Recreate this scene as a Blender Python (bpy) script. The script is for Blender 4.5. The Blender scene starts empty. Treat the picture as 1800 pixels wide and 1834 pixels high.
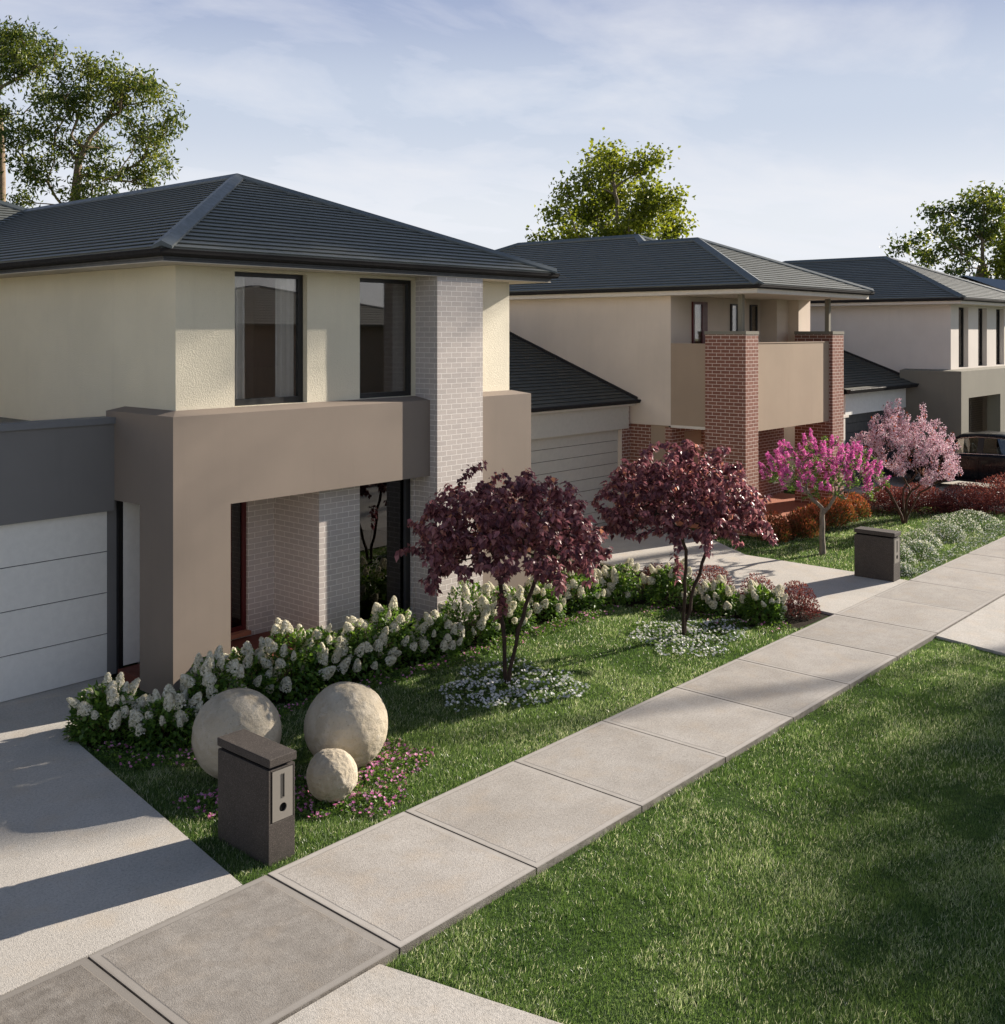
import bpy, math, random
import numpy as np
from mathutils import Vector, Matrix
R = math.radians
rng = np.random.default_rng(7)
random.seed(7)

# ------------------------------------------------------------------ camera, sky, sun, exposure
scn = bpy.context.scene
col = scn.collection
YAW = R(41.5777)
camd = bpy.data.cameras.new('camera')
cam = bpy.data.objects.new('camera', camd)
col.objects.link(cam)
cam.location = (0, 0, 4.9)
cam.rotation_euler = (R(90), 0, YAW - R(90))
camd.sensor_fit = 'HORIZONTAL'
camd.sensor_width = 36
camd.lens = 36 * 1914.0 / 1800
camd.shift_y = -(917 - 594.9) / 1800
camd.clip_start = 0.1
camd.clip_end = 2000
scn.camera = cam

SUN_AZ = R(-15.2)      # direction towards the sun, measured from +X
SUN_EL = R(22.3)
sdir = Vector((math.cos(SUN_AZ) * math.cos(SUN_EL), math.sin(SUN_AZ) * math.cos(SUN_EL), math.sin(SUN_EL)))
sund = bpy.data.lights.new('sun', 'SUN')
sund.energy = 5.0
sund.angle = R(0.55)
sund.color = (1.0, 0.90, 0.78)
sun = bpy.data.objects.new('sun', sund)
col.objects.link(sun)
sun.rotation_euler = sdir.to_track_quat('Z', 'Y').to_euler()

world = bpy.data.worlds.new('World')
scn.world = world
world.use_nodes = True
wn = world.node_tree.nodes
wl = world.node_tree.links
wn.clear()


def wnode(t, **k):
    n = wn.new(t)
    for a, b in k.items():
        setattr(n, a, b)
    return n


sky = wnode('ShaderNodeTexSky', sky_type='NISHITA', sun_disc=False)
sky.sun_elevation = SUN_EL
sky.sun_rotation = R(90) - SUN_AZ
sky.air_density = 1.0
sky.dust_density = 1.5
sky.ozone_density = 1.5
tc = wnode('ShaderNodeTexCoord')
sep = wnode('ShaderNodeSeparateXYZ')
wl.new(tc.outputs['Generated'], sep.inputs[0])
zc = wnode('ShaderNodeMath', operation='ADD')
zc.inputs[1].default_value = 0.12
wl.new(sep.outputs['Z'], zc.inputs[0])
dx = wnode('ShaderNodeMath', operation='DIVIDE')
dy = wnode('ShaderNodeMath', operation='DIVIDE')
wl.new(sep.outputs['X'], dx.inputs[0]); wl.new(zc.outputs[0], dx.inputs[1])
wl.new(sep.outputs['Y'], dy.inputs[0]); wl.new(zc.outputs[0], dy.inputs[1])
comb = wnode('ShaderNodeCombineXYZ')
wl.new(dx.outputs[0], comb.inputs[0]); wl.new(dy.outputs[0], comb.inputs[1])
mp = wnode('ShaderNodeMapping')
mp.inputs['Rotation'].default_value = (0, 0, R(25))
mp.inputs['Scale'].default_value = (0.6, 0.85, 1)
wl.new(comb.outputs[0], mp.inputs[0])
cn = wnode('ShaderNodeTexNoise')
cn.inputs['Scale'].default_value = 2.1
cn.inputs['Detail'].default_value = 9
cn.inputs['Roughness'].default_value = 0.58
cn.inputs['Distortion'].default_value = 0.35
wl.new(mp.outputs[0], cn.inputs['Vector'])
cr = wnode('ShaderNodeMapRange')
cr.inputs['From Min'].default_value = 0.45
cr.inputs['From Max'].default_value = 0.75
cr.inputs['To Min'].default_value = 0.0
cr.inputs['To Max'].default_value = 0.6
wl.new(cn.outputs[0], cr.inputs['Value'])
hz = wnode('ShaderNodeMapRange')          # thin veil of cloud towards the horizon
hz.inputs['From Min'].default_value = 0.32
hz.inputs['From Max'].default_value = 0.7
hz.inputs['To Min'].default_value = 0.95
hz.inputs['To Max'].default_value = 0.0
wl.new(sep.outputs['Z'], hz.inputs['Value'])
mxf = wnode('ShaderNodeMath', operation='ADD', use_clamp=True)
cz2 = wnode('ShaderNodeMapRange')        # the high sky overhead is clear
cz2.inputs['From Min'].default_value = 0.35
cz2.inputs['From Max'].default_value = 0.7
cz2.inputs['To Min'].default_value = 1.0
cz2.inputs['To Max'].default_value = 0.0
wl.new(sep.outputs['Z'], cz2.inputs['Value'])
cmul = wnode('ShaderNodeMath', operation='MULTIPLY')
wl.new(cr.outputs[0], cmul.inputs[0]); wl.new(cz2.outputs[0], cmul.inputs[1])
wl.new(cmul.outputs[0], mxf.inputs[0]); wl.new(hz.outputs[0], mxf.inputs[1])
wm = wnode('ShaderNodeMix', data_type='RGBA')
wm.inputs[7].default_value = (6.0, 6.3, 7.0, 1)
skr = wnode('ShaderNodeValToRGB')            # colour of the thin cloud from the horizon upward
skr.color_ramp.interpolation = 'EASE'
for i_, (p_, c_) in enumerate([(0.0, (0.90, 0.92, 0.955)), (0.10, (0.82, 0.855, 0.92)), (0.20, (0.61, 0.68, 0.81)), (0.32, (0.36, 0.43, 0.63))]):
    e_ = skr.color_ramp.elements[i_] if i_ < 2 else skr.color_ramp.elements.new(0.5)
    e_.position = p_; e_.color = (*c_, 1)
wl.new(sep.outputs['Z'], skr.inputs[0])
skm = wnode('ShaderNodeMix', data_type='RGBA')
skm.inputs[7].default_value = (0.90, 0.90, 0.93, 1)
wl.new(cmul.outputs[0], skm.inputs[0]); wl.new(skr.outputs[0], skm.inputs[6])
skx = wnode('ShaderNodeVectorMath', operation='SCALE')
skx.inputs['Scale'].default_value = 10.0
wl.new(skm.outputs[2], skx.inputs[0]); wl.new(skx.outputs[0], wm.inputs[7])
wl.new(mxf.outputs[0], wm.inputs[0])
wl.new(sky.outputs[0], wm.inputs[6])
bgn = wnode('ShaderNodeBackground')
bgn.inputs['Strength'].default_value = 0.05
wo = wnode('ShaderNodeOutputWorld')
wl.new(wm.outputs[2], bgn.inputs[0]); wl.new(bgn.outputs[0], wo.inputs[0])

scn.view_settings.view_transform = 'Standard'
scn.view_settings.look = 'None'
scn.view_settings.gamma = 1
scn.view_settings.exposure = 1.0
scn.view_settings.use_curve_mapping = False
scn.render.engine = 'CYCLES'
scn.cycles.max_bounces = 8
scn.cycles.transparent_max_bounces = 12


# ------------------------------------------------------------------ materials
class NT:
    def __init__(s, name):
        s.m = bpy.data.materials.new(name)
        s.m.use_nodes = True
        s.n = s.m.node_tree.nodes
        s.l = s.m.node_tree.links
        s.bsdf = s.n['Principled BSDF']
        s.out = s.n['Material Output']

    def node(s, t, **k):
        n = s.n.new(t)
        for a, b in k.items():
            if a == 'ins':
                for i, v in b.items():
                    n.inputs[i].default_value = v
            else:
                setattr(n, a, b)
        return n

    def link(s, a, b):
        s.l.new(a, b)

    def noise(s, vec, scale, detail=5, rough=0.55, dist=0.0):
        n = s.node('ShaderNodeTexNoise', ins={'Scale': scale, 'Detail': detail, 'Roughness': rough, 'Distortion': dist})
        if vec is not None:
            s.link(vec, n.inputs['Vector'])
        return n.outputs[0]

    def rng(s, v, a, b, c, d):
        n = s.node('ShaderNodeMapRange', ins={1: a, 2: b, 3: c, 4: d})
        s.link(v, n.inputs[0])
        return n.outputs[0]

    def math(s, op, a, b=None, clamp=False):
        n = s.node('ShaderNodeMath', operation=op, use_clamp=clamp)
        for i, v in ((0, a), (1, b)):
            if v is None:
                continue
            if isinstance(v, (int, float)):
                n.inputs[i].default_value = v
            else:
                s.link(v, n.inputs[i])
        return n.outputs[0]

    def mix(s, f, a, b, blend='MIX'):
        n = s.node('ShaderNodeMix', data_type='RGBA', blend_type=blend)
        for i, v in ((0, f), (6, a), (7, b)):
            if isinstance(v, (int, float)):
                n.inputs[i].default_value = v
            elif isinstance(v, tuple):
                n.inputs[i].default_value = (v[0], v[1], v[2], 1)
            else:
                s.link(v, n.inputs[i])
        return n.outputs[2]

    def bump(s, h, strength=0.3, dist=0.01):
        n = s.node('ShaderNodeBump', ins={'Strength': strength, 'Distance': dist})
        s.link(h, n.inputs['Height'])
        s.link(n.outputs[0], s.bsdf.inputs['Normal'])
        return n

    def color(s, c):
        if isinstance(c, tuple):
            s.bsdf.inputs['Base Color'].default_value = (c[0], c[1], c[2], 1)
        else:
            s.link(c, s.bsdf.inputs['Base Color'])

    def rough(s, r, spec=None):
        if isinstance(r, (int, float)):
            s.bsdf.inputs['Roughness'].default_value = r
        else:
            s.link(r, s.bsdf.inputs['Roughness'])
        if spec is not None:
            s.bsdf.inputs['Specular IOR Level'].default_value = spec

    def obj(s):
        return s.node('ShaderNodeTexCoord').outputs['Object']

    def uv(s):
        return s.node('ShaderNodeTexCoord').outputs['UV']


def m_render(name, c, grain=0.35, scale=140, spec=0.3, rough=0.85, gdist=0.004):
    t = NT(name)
    o = t.obj()
    big = t.noise(o, 0.7, 4)
    fine = t.noise(o, scale, 3, 0.6)
    c2 = tuple(x * 0.90 for x in c)
    cc = t.mix(t.rng(big, 0.35, 0.65, 0, 1), c, c2)
    st = t.node('ShaderNodeMapping', ins={'Scale': (3.0, 3.0, 0.25)})
    t.link(o, st.inputs[0])
    streak = t.noise(st.outputs[0], 1.5, 6, 0.65)
    cc = t.mix(t.rng(streak, 0.52, 0.8, 0, 0.25), cc, tuple(x * 0.72 for x in c))
    cc = t.mix(t.rng(fine, 0.3, 0.7, 0.0, 0.18), cc, tuple(x * 0.8 for x in c))
    t.color(cc)
    t.rough(rough, spec)
    t.bump(fine, grain, gdist)
    return t.m


def m_brick(name, a, b, mortar, rough=0.85):
    t = NT(name)
    u = t.uv()
    br = t.node('ShaderNodeTexBrick', ins={'Scale': 1.0, 'Mortar Size': 0.006, 'Mortar Smooth': 0.15, 'Bias': 0.0,
                                         'Brick Width': 0.24, 'Row Height': 0.086})
    br.offset = 0.5
    br.inputs['Color1'].default_value = (*a, 1)
    br.inputs['Color2'].default_value = (*b, 1)
    br.inputs['Mortar'].default_value = (*mortar, 1)
    t.link(u, br.inputs['Vector'])
    n = t.noise(u, 30, 5, 0.7)
    c = t.mix(t.rng(n, 0.3, 0.75, 0, 0.5), br.outputs['Color'], tuple(x * 0.65 for x in a))
    c = t.mix(t.rng(br.outputs['Fac'], 0.2, 0.9, 0, 1), c, mortar)
    t.color(c)
    t.rough(rough, 0.25)
    f = t.noise(u, 160, 3)
    h = t.math('ADD', t.math('MULTIPLY', br.outputs['Fac'], -1.0), t.math('MULTIPLY', f, 0.35))
    t.bump(h, 0.7, 0.006)
    return t.m


def m_flat(name, c, rough=0.5, spec=0.4, metal=0.0, bump=0.0, bscale=60):
    t = NT(name)
    o = t.obj()
    n = t.noise(o, 9, 5, 0.65)
    t.color(t.mix(t.rng(n, 0.35, 0.75, 0, 0.35), c, tuple(x * 0.75 for x in c)))
    t.rough(t.rng(n, 0.3, 0.7, max(0.02, rough - 0.08), min(1, rough + 0.1)), spec)
    t.bsdf.inputs['Metallic'].default_value = metal
    if bump:
        t.bump(t.noise(o, bscale, 4), bump, 0.004)
    return t.m


def m_concrete(name, c, dark, scale=1.0, slab=False):  # grain, pits and stains
    t = NT(name)
    o = t.obj()
    big = t.noise(o, 0.9, 6, 0.62, 0.4)
    mid = t.noise(o, 5, 6, 0.7)
    fine = t.math('ADD', t.math('MULTIPLY', t.noise(o, 85, 5, 0.85), 0.5), t.math('MULTIPLY', t.noise(o, 36, 5, 0.8), 0.5))
    vor = t.node('ShaderNodeTexVoronoi', ins={'Scale': 110.0})
    t.link(o, vor.inputs['Vector'])
    cc = t.mix(t.rng(big, 0.38, 0.66, 0, 0.75), c, dark)
    cc = t.mix(t.rng(mid, 0.45, 0.72, 0, 0.5), cc, dark)
    cc = t.mix(t.rng(fine, 0.50, 0.60, 0, 0.70), cc, tuple(x * 0.55 for x in dark))
    cc = t.mix(t.rng(fine, 0.48, 0.40, 0, 0.5), cc, tuple(min(1, x * 1.22) for x in c))
    cc = t.mix(t.rng(t.noise(o, 2.3, 5, 0.6), 0.5, 0.75, 0, 0.4), cc, (c[0] * 0.95, c[1] * 0.82, c[2] * 0.66))
    h = t.math('ADD', t.math('MULTIPLY', fine, 0.8), t.math('MULTIPLY', vor.outputs['Distance'], 0.6))
    if slab:
        vc = t.node('ShaderNodeAttribute', attribute_name='var')
        sx = t.node('ShaderNodeSeparateXYZ')
        t.link(t.uv(), sx.inputs[0])
        # smooth trowelled margin along the edges of each slab; uv = metres from slab corner
        ex = t.math('MINIMUM', sx.outputs[0], t.math('SUBTRACT', 1.682, sx.outputs[0]))
        ey = t.math('MINIMUM', sx.outputs[1], t.math('SUBTRACT', 1.757, sx.outputs[1]))
        wob = t.math('MULTIPLY', t.math('SUBTRACT', t.noise(o, 3, 4), 0.5), 0.02)
        e = t.math('ADD', t.math('MINIMUM', ex, ey), wob)
        inner = t.rng(e, 0.066, 0.076, 0, 1)
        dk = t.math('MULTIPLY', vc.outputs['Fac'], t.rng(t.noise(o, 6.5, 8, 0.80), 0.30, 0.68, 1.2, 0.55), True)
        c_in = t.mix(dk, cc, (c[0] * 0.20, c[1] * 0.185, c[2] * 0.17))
        speck = t.mix(t.rng(fine, 0.42, 0.62, 0, 1), c_in, cc)
        c_in = t.mix(vc.outputs['Fac'], c_in, t.mix(0.35, c_in, speck))
        edge = t.mix(t.rng(mid, 0.4, 0.7, 0, 0.6), tuple(x * 0.92 for x in c), dark)
        edge = t.mix(t.math('MULTIPLY', vc.outputs['Fac'], 0.9), edge, tuple(x * 0.55 for x in dark))
        rim = t.rng(t.math('ABSOLUTE', t.math('SUBTRACT', e, 0.07)), 0.0, 0.012, 0.45, 0)
        cc = t.mix(inner, edge, c_in)
        cc = t.mix(rim, cc, tuple(x * 0.5 for x in dark))
        grime = t.rng(e, 0.0, 0.02, 0.5, 0)
        cc = t.mix(grime, cc, tuple(x * 0.5 for x in dark))
        h = t.math('MULTIPLY', h, t.rng(inner, 0, 1, 0.15, 1))
    t.color(cc)
    t.rough(0.9, 0.25)
    t.bump(h, 0.6, 0.005)
    return t.m


def m_tile(name, c, rough=0.5, spec=0.6):
    t = NT(name)
    u = t.uv()
    br = t.node('ShaderNodeTexBrick', ins={'Scale': 1.0, 'Mortar Size': 0.004, 'Mortar Smooth': 0.1, 'Bias': 0.0,
                                         'Brick Width': 0.36, 'Row Height': 0.19})
    br.offset = 0.5
    br.inputs['Color1'].default_value = (*c, 1)
    br.inputs['Color2'].default_value = (*[x * 0.78 for x in c], 1)
    br.inputs['Mortar'].default_value = (*[x * 0.35 for x in c], 1)
    t.link(u, br.inputs['Vector'])
    n = t.noise(t.obj(), 6, 6, 0.7)
    cc = t.mix(t.rng(n, 0.4, 0.75, 0, 0.45), br.outputs['Color'], tuple(min(1, x * 1.5) for x in c))
    t.color(cc)
    t.rough(t.rng(n, 0.3, 0.7, rough - 0.06, rough + 0.1), spec)
    h = t.math('ADD', t.math('MULTIPLY', br.outputs['Fac'], -1.0), t.math('MULTIPLY', t.noise(t.obj(), 90, 3), 0.25))
    t.bump(t.noise(t.obj(), 90, 3), 0.12, 0.003)
    return t.m


def m_leaf(name, cols, rough=0.45, trans=0.35, spec=0.4, boost_=(1.5, 1.5, 1.1)):
    """colour ramp over the per-leaf attribute 'var'; some light passes through the leaf"""
    t = NT(name)
    a = t.node('ShaderNodeAttribute', attribute_name='var')
    r = t.node('ShaderNodeValToRGB')
    el = r.color_ramp.elements
    k = len(cols)
    for i, c in enumerate(cols):
        e = el[i] if i < 2 else el.new(0.5)
        e.position = i / (k - 1) if k > 1 else 0
        e.color = (*c, 1)
    for i, e in enumerate(sorted(el, key=lambda e: e.position)):
        pass
    t.link(a.outputs['Fac'], r.inputs[0])
    t.color(r.outputs[0])
    t.rough(rough, spec)
    if trans > 0:
        tr = t.node('ShaderNodeBsdfTranslucent')
        boost = t.mix(1.0, r.outputs[0], boost_, 'MULTIPLY')
        t.link(boost, tr.inputs[0])
        ms = t.node('ShaderNodeMixShader', ins={0: trans})
        t.link(t.bsdf.outputs[0], ms.inputs[1])
        t.link(tr.outputs[0], ms.inputs[2])
        t.link(ms.outputs[0], t.out.inputs[0])
    return t.m


def m_glass(name, tint=(0.75, 0.78, 0.78), base=0.06, k=1.0):
    t = NT(name)
    tr = t.node('ShaderNodeBsdfTransparent')
    tr.inputs[0].default_value = (*tint, 1)
    gl = t.node('ShaderNodeBsdfGlossy')
    gl.inputs['Roughness'].default_value = 0.01
    fr = t.node('ShaderNodeFresnel', ins={'IOR': 1.6})
    f = t.math('ADD', t.math('MULTIPLY', fr.outputs[0], k), base, clamp=True)
    ms = t.node('ShaderNodeMixShader')
    t.link(f, ms.inputs[0]); t.link(tr.outputs[0], ms.inputs[1]); t.link(gl.outputs[0], ms.inputs[2])
    t.link(ms.outputs[0], t.out.inputs[0])
    return t.m


def m_ground(name, a, b, scale=3):
    t = NT(name)
    o = t.obj()
    n = t.noise(o, scale, 6, 0.7)
    f = t.noise(o, 60, 4, 0.7)
    cc = t.mix(t.rng(n, 0.35, 0.65, 0, 1), a, b)
    cc = t.mix(t.rng(f, 0.45, 0.7, 0, 0.7), cc, tuple(x * 0.5 for x in b))
    t.color(cc)
    t.rough(0.95, 0.1)
    t.bump(f, 0.8, 0.02)
    return t.m


def m_bark(name, c, d):
    t = NT(name)
    o = t.obj()
    mpn = t.node('ShaderNodeMapping', ins={'Scale': (1, 1, 0.35)})
    t.link(o, mpn.inputs[0])
    n = t.noise(mpn.outputs[0], 22, 6, 0.7, 0.5)
    t.color(t.mix(t.rng(n, 0.35, 0.65, 0, 1), c, d))
    t.rough(0.85, 0.2)
    t.bump(n, 0.6, 0.01)
    return t.m


def m_stone(name):
    t = NT(name)
    o = t.obj()
    big = t.noise(o, 2.2, 5, 0.6, 0.6)
    mid = t.noise(o, 9, 6, 0.65, 0.3)
    vor = t.node('ShaderNodeTexVoronoi', ins={'Scale': 16.0})
    t.link(t.noise(o, 5, 2), vor.inputs['Vector'])
    fine = t.noise(o, 55, 5, 0.7)
    c = t.mix(t.rng(big, 0.35, 0.65, 0, 1), (0.52, 0.46, 0.36), (0.40, 0.34, 0.25))
    c = t.mix(t.rng(mid, 0.5, 0.75, 0, 0.6), c, (0.60, 0.55, 0.46))
    pits = t.rng(fine, 0.60, 0.70, 0, 1)
    c = t.mix(t.math('MULTIPLY', pits, 0.7), c, (0.20, 0.165, 0.12))
    t.color(c)
    t.rough(0.9, 0.2)
    h = t.math('SUBTRACT', t.math('ADD', mid, t.math('MULTIPLY', fine, 0.35)), t.math('MULTIPLY', pits, 0.25))
    t.bump(h, 0.8, 0.03)
    return t.m


M = {}
M['cream'] = m_render('cream_render', (0.79, 0.725, 0.56), 1.0, 70, 0.45, 0.6, 0.008)
M['taupe'] = m_render('taupe_render', (0.25, 0.205, 0.168), 0.15, 180)
M['charcoal'] = m_render('charcoal_render', (0.20, 0.195, 0.19), 0.1, 180)
M['beige'] = m_render('beige_render', (0.68, 0.585, 0.49), 0.3, 150)
M['warmgrey'] = m_render('warm_grey_render', (0.70, 0.645, 0.585), 0.3, 150)
M['panel'] = m_render('tan_panel', (0.38, 0.29, 0.21), 0.05, 150)
M['stonegrey'] = m_render('stone_grey_render', (0.22, 0.205, 0.165), 0.15, 150)
M['brick_grey'] = m_brick('grey_brick', (0.60, 0.54, 0.50), (0.53, 0.48, 0.45), (0.82, 0.78, 0.73))
M['brick_red'] = m_brick('red_brick', (0.27, 0.118, 0.082), (0.215, 0.092, 0.066), (0.72, 0.62, 0.54))
M['tile'] = m_tile('slate_tile', (0.112, 0.120, 0.108), 0.52)
M['tile_flat'] = m_flat('ridge_metal', (0.080, 0.094, 0.094), 0.45, 0.7)
M['tile_olive'] = m_tile('garage_roof_tile', (0.090, 0.088, 0.074), 0.8, 0.2)
M['gutter'] = m_flat('gutter_metal', (0.028, 0.026, 0.026), 0.7, 0.12)
M['fascia'] = m_flat('fascia_dark', (0.035, 0.037, 0.042), 0.4, 0.5)
M['capgrey'] = m_flat('parapet_metal', (0.17, 0.175, 0.185), 0.5, 0.4)
M['soffit'] = m_flat('soffit_cream', (0.62, 0.56, 0.47), 0.75, 0.2)
M['soffit_w'] = m_flat('soffit_white', (0.68, 0.62, 0.54), 0.7, 0.2)
M['black'] = m_flat('black_frame', (0.012, 0.012, 0.013), 0.35, 0.5)
M['red'] = m_flat('dark_red_timber', (0.085, 0.010, 0.012), 0.35, 0.5)
M['white_door'] = m_flat('white_panel', (0.80, 0.79, 0.74), 0.55, 0.3)
M['cream_door'] = m_flat('cream_panel', (0.52, 0.485, 0.42), 0.6, 0.3, bump=0.1, bscale=40)
M['dark_door'] = m_flat('dark_panel', (0.05, 0.052, 0.056), 0.45, 0.4)
M['glass'] = m_glass('window_glass', (0.97, 0.95, 0.92), 0.02, 0.85)
M['glass_dark'] = m_glass('dark_glass', (0.30, 0.30, 0.30), 0.04, 1.1)
M['curtain'] = m_flat('curtain_cloth', (0.80, 0.80, 0.80), 0.9, 0.1)
M['room'] = m_flat('room_lining', (0.78, 0.64, 0.54), 0.9, 0.1)
M['room_dark'] = m_flat('room_lining_dark', (0.08, 0.07, 0.06), 0.9, 0.1)
M['deck'] = m_flat('red_deck', (0.17, 0.052, 0.035), 0.6, 0.3, bump=0.2)
M['terracotta'] = m_flat('terracotta_paving', (0.42, 0.17, 0.105), 0.7, 0.3, bump=0.2)
M['drive'] = m_concrete('driveway_concrete', (0.53, 0.50, 0.455), (0.42, 0.395, 0.355))
M['slab'] = m_concrete('footpath_concrete', (0.49, 0.462, 0.425), (0.345, 0.315, 0.28), slab=True)
M['asphalt'] = m_ground('asphalt', (0.05, 0.05, 0.052), (0.065, 0.064, 0.062), 8)
M['kerb'] = m_concrete('kerb_concrete', (0.42, 0.40, 0.37), (0.32, 0.30, 0.27))
M['soil'] = m_ground('soil', (0.035, 0.024, 0.015), (0.022, 0.018, 0.010), 4)
M['turf'] = m_ground('turf', (0.060, 0.10, 0.028), (0.035, 0.065, 0.018), 1.5)
M['stone'] = m_stone('carved_stone')
def m_speckle(name, c):
    t = NT(name)
    o = t.obj()
    f = t.noise(o, 120, 3, 0.7)
    g_ = t.noise(o, 5, 4, 0.6)
    cc = t.mix(t.rng(g_, 0.35, 0.65, 0, 1), c, tuple(x * 0.82 for x in c))
    cc = t.mix(t.rng(f, 0.56, 0.64, 0, 0.9), cc, tuple(x * 2.3 for x in c))
    cc = t.mix(t.rng(f, 0.44, 0.36, 0, 0.8), cc, tuple(x * 0.4 for x in c))
    t.color(cc); t.rough(0.75, 0.35); t.bump(f, 0.5, 0.003)
    return t.m


M['box'] = m_speckle('speckled_concrete', (0.062, 0.052, 0.045))
M['plate'] = m_flat('brushed_plate', (0.25, 0.23, 0.20), 0.5, 0.4, 0.1)
M['plate_dark'] = m_flat('slot_metal', (0.15, 0.138, 0.12), 0.5, 0.4)
M['void'] = m_flat('void_black', (0.004, 0.004, 0.004), 0.8, 0.1)
M['bark_dark'] = m_bark('bark_dark', (0.075, 0.048, 0.036), (0.032, 0.022, 0.017))
M['bark_grey'] = m_bark('bark_grey', (0.27, 0.225, 0.18), (0.14, 0.115, 0.09))
M['bark_brown'] = m_bark('bark_brown', (0.12, 0.070, 0.045), (0.05, 0.030, 0.020))
M['bark_gum'] = m_bark('bark_gum', (0.33, 0.25, 0.17), (0.15, 0.105, 0.07))
M['plum'] = m_leaf('plum_leaf', [(0.085, 0.028, 0.038), (0.21, 0.080, 0.092), (0.38, 0.165, 0.175), (0.56, 0.32, 0.30), (0.60, 0.28, 0.14)], 0.40, 0.38, 0.45, (1.35, 1.3, 1.4))
M['green_leaf'] = m_leaf('hydrangea_leaf', [(0.035, 0.085, 0.014), (0.10, 0.19, 0.028), (0.25, 0.38, 0.06)], 0.45, 0.35)
M['shrub_green'] = m_leaf('light_green_leaf', [(0.05, 0.10, 0.018), (0.10, 0.19, 0.03), (0.20, 0.30, 0.06)], 0.5, 0.4)
M['grass'] = m_leaf('grass_blade', [(0.058, 0.115, 0.028), (0.14, 0.225, 0.060), (0.24, 0.325, 0.105), (0.80, 0.79, 0.64)], 0.35, 0.45, 0.6)
M['floret'] = m_leaf('white_floret', [(0.56, 0.54, 0.38), (0.80, 0.76, 0.63), (0.90, 0.87, 0.77)], 0.8, 0.35, 0.1, (1.1, 1.1, 1.0))
M['pink_f'] = m_leaf('pink_petal', [(0.62, 0.16, 0.42), (0.70, 0.27, 0.52), (0.78, 0.42, 0.62)], 0.6, 0.3, 0.2)
M['white_f'] = m_leaf('white_petal', [(0.50, 0.50, 0.55), (0.72, 0.72, 0.74), (0.80, 0.80, 0.80)], 0.6, 0.25, 0.2)
M['magenta'] = m_leaf('magenta_petal', [(0.52, 0.075, 0.32), (0.74, 0.17, 0.50), (0.85, 0.38, 0.65)], 0.6, 0.35, 0.2, (1.15, 1.1, 1.1))
M['cherry'] = m_leaf('cherry_petal', [(0.52, 0.26, 0.32), (0.78, 0.54, 0.60), (0.88, 0.78, 0.80)], 0.6, 0.3, 0.2, (1.0, 1.0, 1.05))
M['rust'] = m_leaf('rust_leaf', [(0.16, 0.03, 0.012), (0.30, 0.06, 0.018)], 0.5, 0.4)
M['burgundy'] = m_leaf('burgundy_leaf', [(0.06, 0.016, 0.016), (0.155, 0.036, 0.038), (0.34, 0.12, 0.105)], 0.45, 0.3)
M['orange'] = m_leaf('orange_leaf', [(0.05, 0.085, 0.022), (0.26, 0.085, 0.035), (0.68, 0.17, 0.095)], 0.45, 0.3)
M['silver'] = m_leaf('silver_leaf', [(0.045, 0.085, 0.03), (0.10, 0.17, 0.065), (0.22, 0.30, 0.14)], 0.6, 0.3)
M['gum'] = m_leaf('gum_leaf', [(0.026, 0.052, 0.012), (0.078, 0.112, 0.018), (0.28, 0.29, 0.038)], 0.4, 0.35)
M['bright'] = m_leaf('bright_leaf', [(0.06, 0.085, 0.012), (0.16, 0.19, 0.018), (0.36, 0.37, 0.035)], 0.5, 0.45)
M['carpaint'] = m_flat('car_paint', (0.006, 0.006, 0.008), 0.30, 0.2)
M['carpaint'].node_tree.nodes['Principled BSDF'].inputs['Coat Weight'].default_value = 0.25
M['carpaint'].node_tree.nodes['Principled BSDF'].inputs['Coat Roughness'].default_value = 0.04
M['chrome'] = m_flat('chrome', (0.7, 0.7, 0.7), 0.15, 0.5, 1.0)
M['rubber'] = m_flat('rubber', (0.015, 0.015, 0.015), 0.8, 0.2)
M['seat'] = m_flat('cream_leather', (0.45, 0.42, 0.37), 0.6, 0.3)
M['bluemetal'] = m_flat('blue_grey_roof_sheet', (0.20, 0.24, 0.29), 0.4, 0.5)


# ------------------------------------------------------------------ mesh helpers
def link(o, parent=None):
    col.objects.link(o)
    if parent:
        o.parent = parent
    return o


def tag(o, label=None, cat=None, group=None, kind=None):
    if label: o['label'] = label
    if cat: o['category'] = cat
    if group: o['group'] = group
    if kind: o['kind'] = kind
    return o


def empty(name, loc, label, cat, group=None, rz=0.0):
    o = bpy.data.objects.new(name, None)
    o.empty_display_size = 0.3
    o.location = loc
    o.rotation_euler[2] = rz
    link(o)
    return tag(o, label, cat, group)


def raw(name, V, F, mat, parent=None, var=None, uv=None, smooth=False, loc=(0, 0, 0)):
    """numpy mesh; F: (n,k) array of one face size"""
    V = np.asarray(V, dtype=np.float32)
    F = np.asarray(F, dtype=np.int32)
    me = bpy.data.meshes.new(name)
    me.vertices.add(len(V))
    me.vertices.foreach_set('co', V.ravel())
    k = F.shape[1]
    me.loops.add(F.size)
    me.loops.foreach_set('vertex_index', F.ravel())
    me.polygons.add(len(F))
    me.polygons.foreach_set('loop_start', np.arange(0, F.size, k, dtype=np.int32))
    me.polygons.foreach_set('loop_total', np.full(len(F), k, dtype=np.int32))
    if smooth:
        me.polygons.foreach_set('use_smooth', np.ones(len(F), dtype=bool))
    me.update(calc_edges=True)
    if var is not None:
        at = me.attributes.new('var', 'FLOAT', 'POINT')
        at.data.foreach_set('value', np.asarray(var, dtype=np.float32))
    me.materials.append(mat)
    o = bpy.data.objects.new(name, me)
    o.location = loc
    return link(o, parent)


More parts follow.
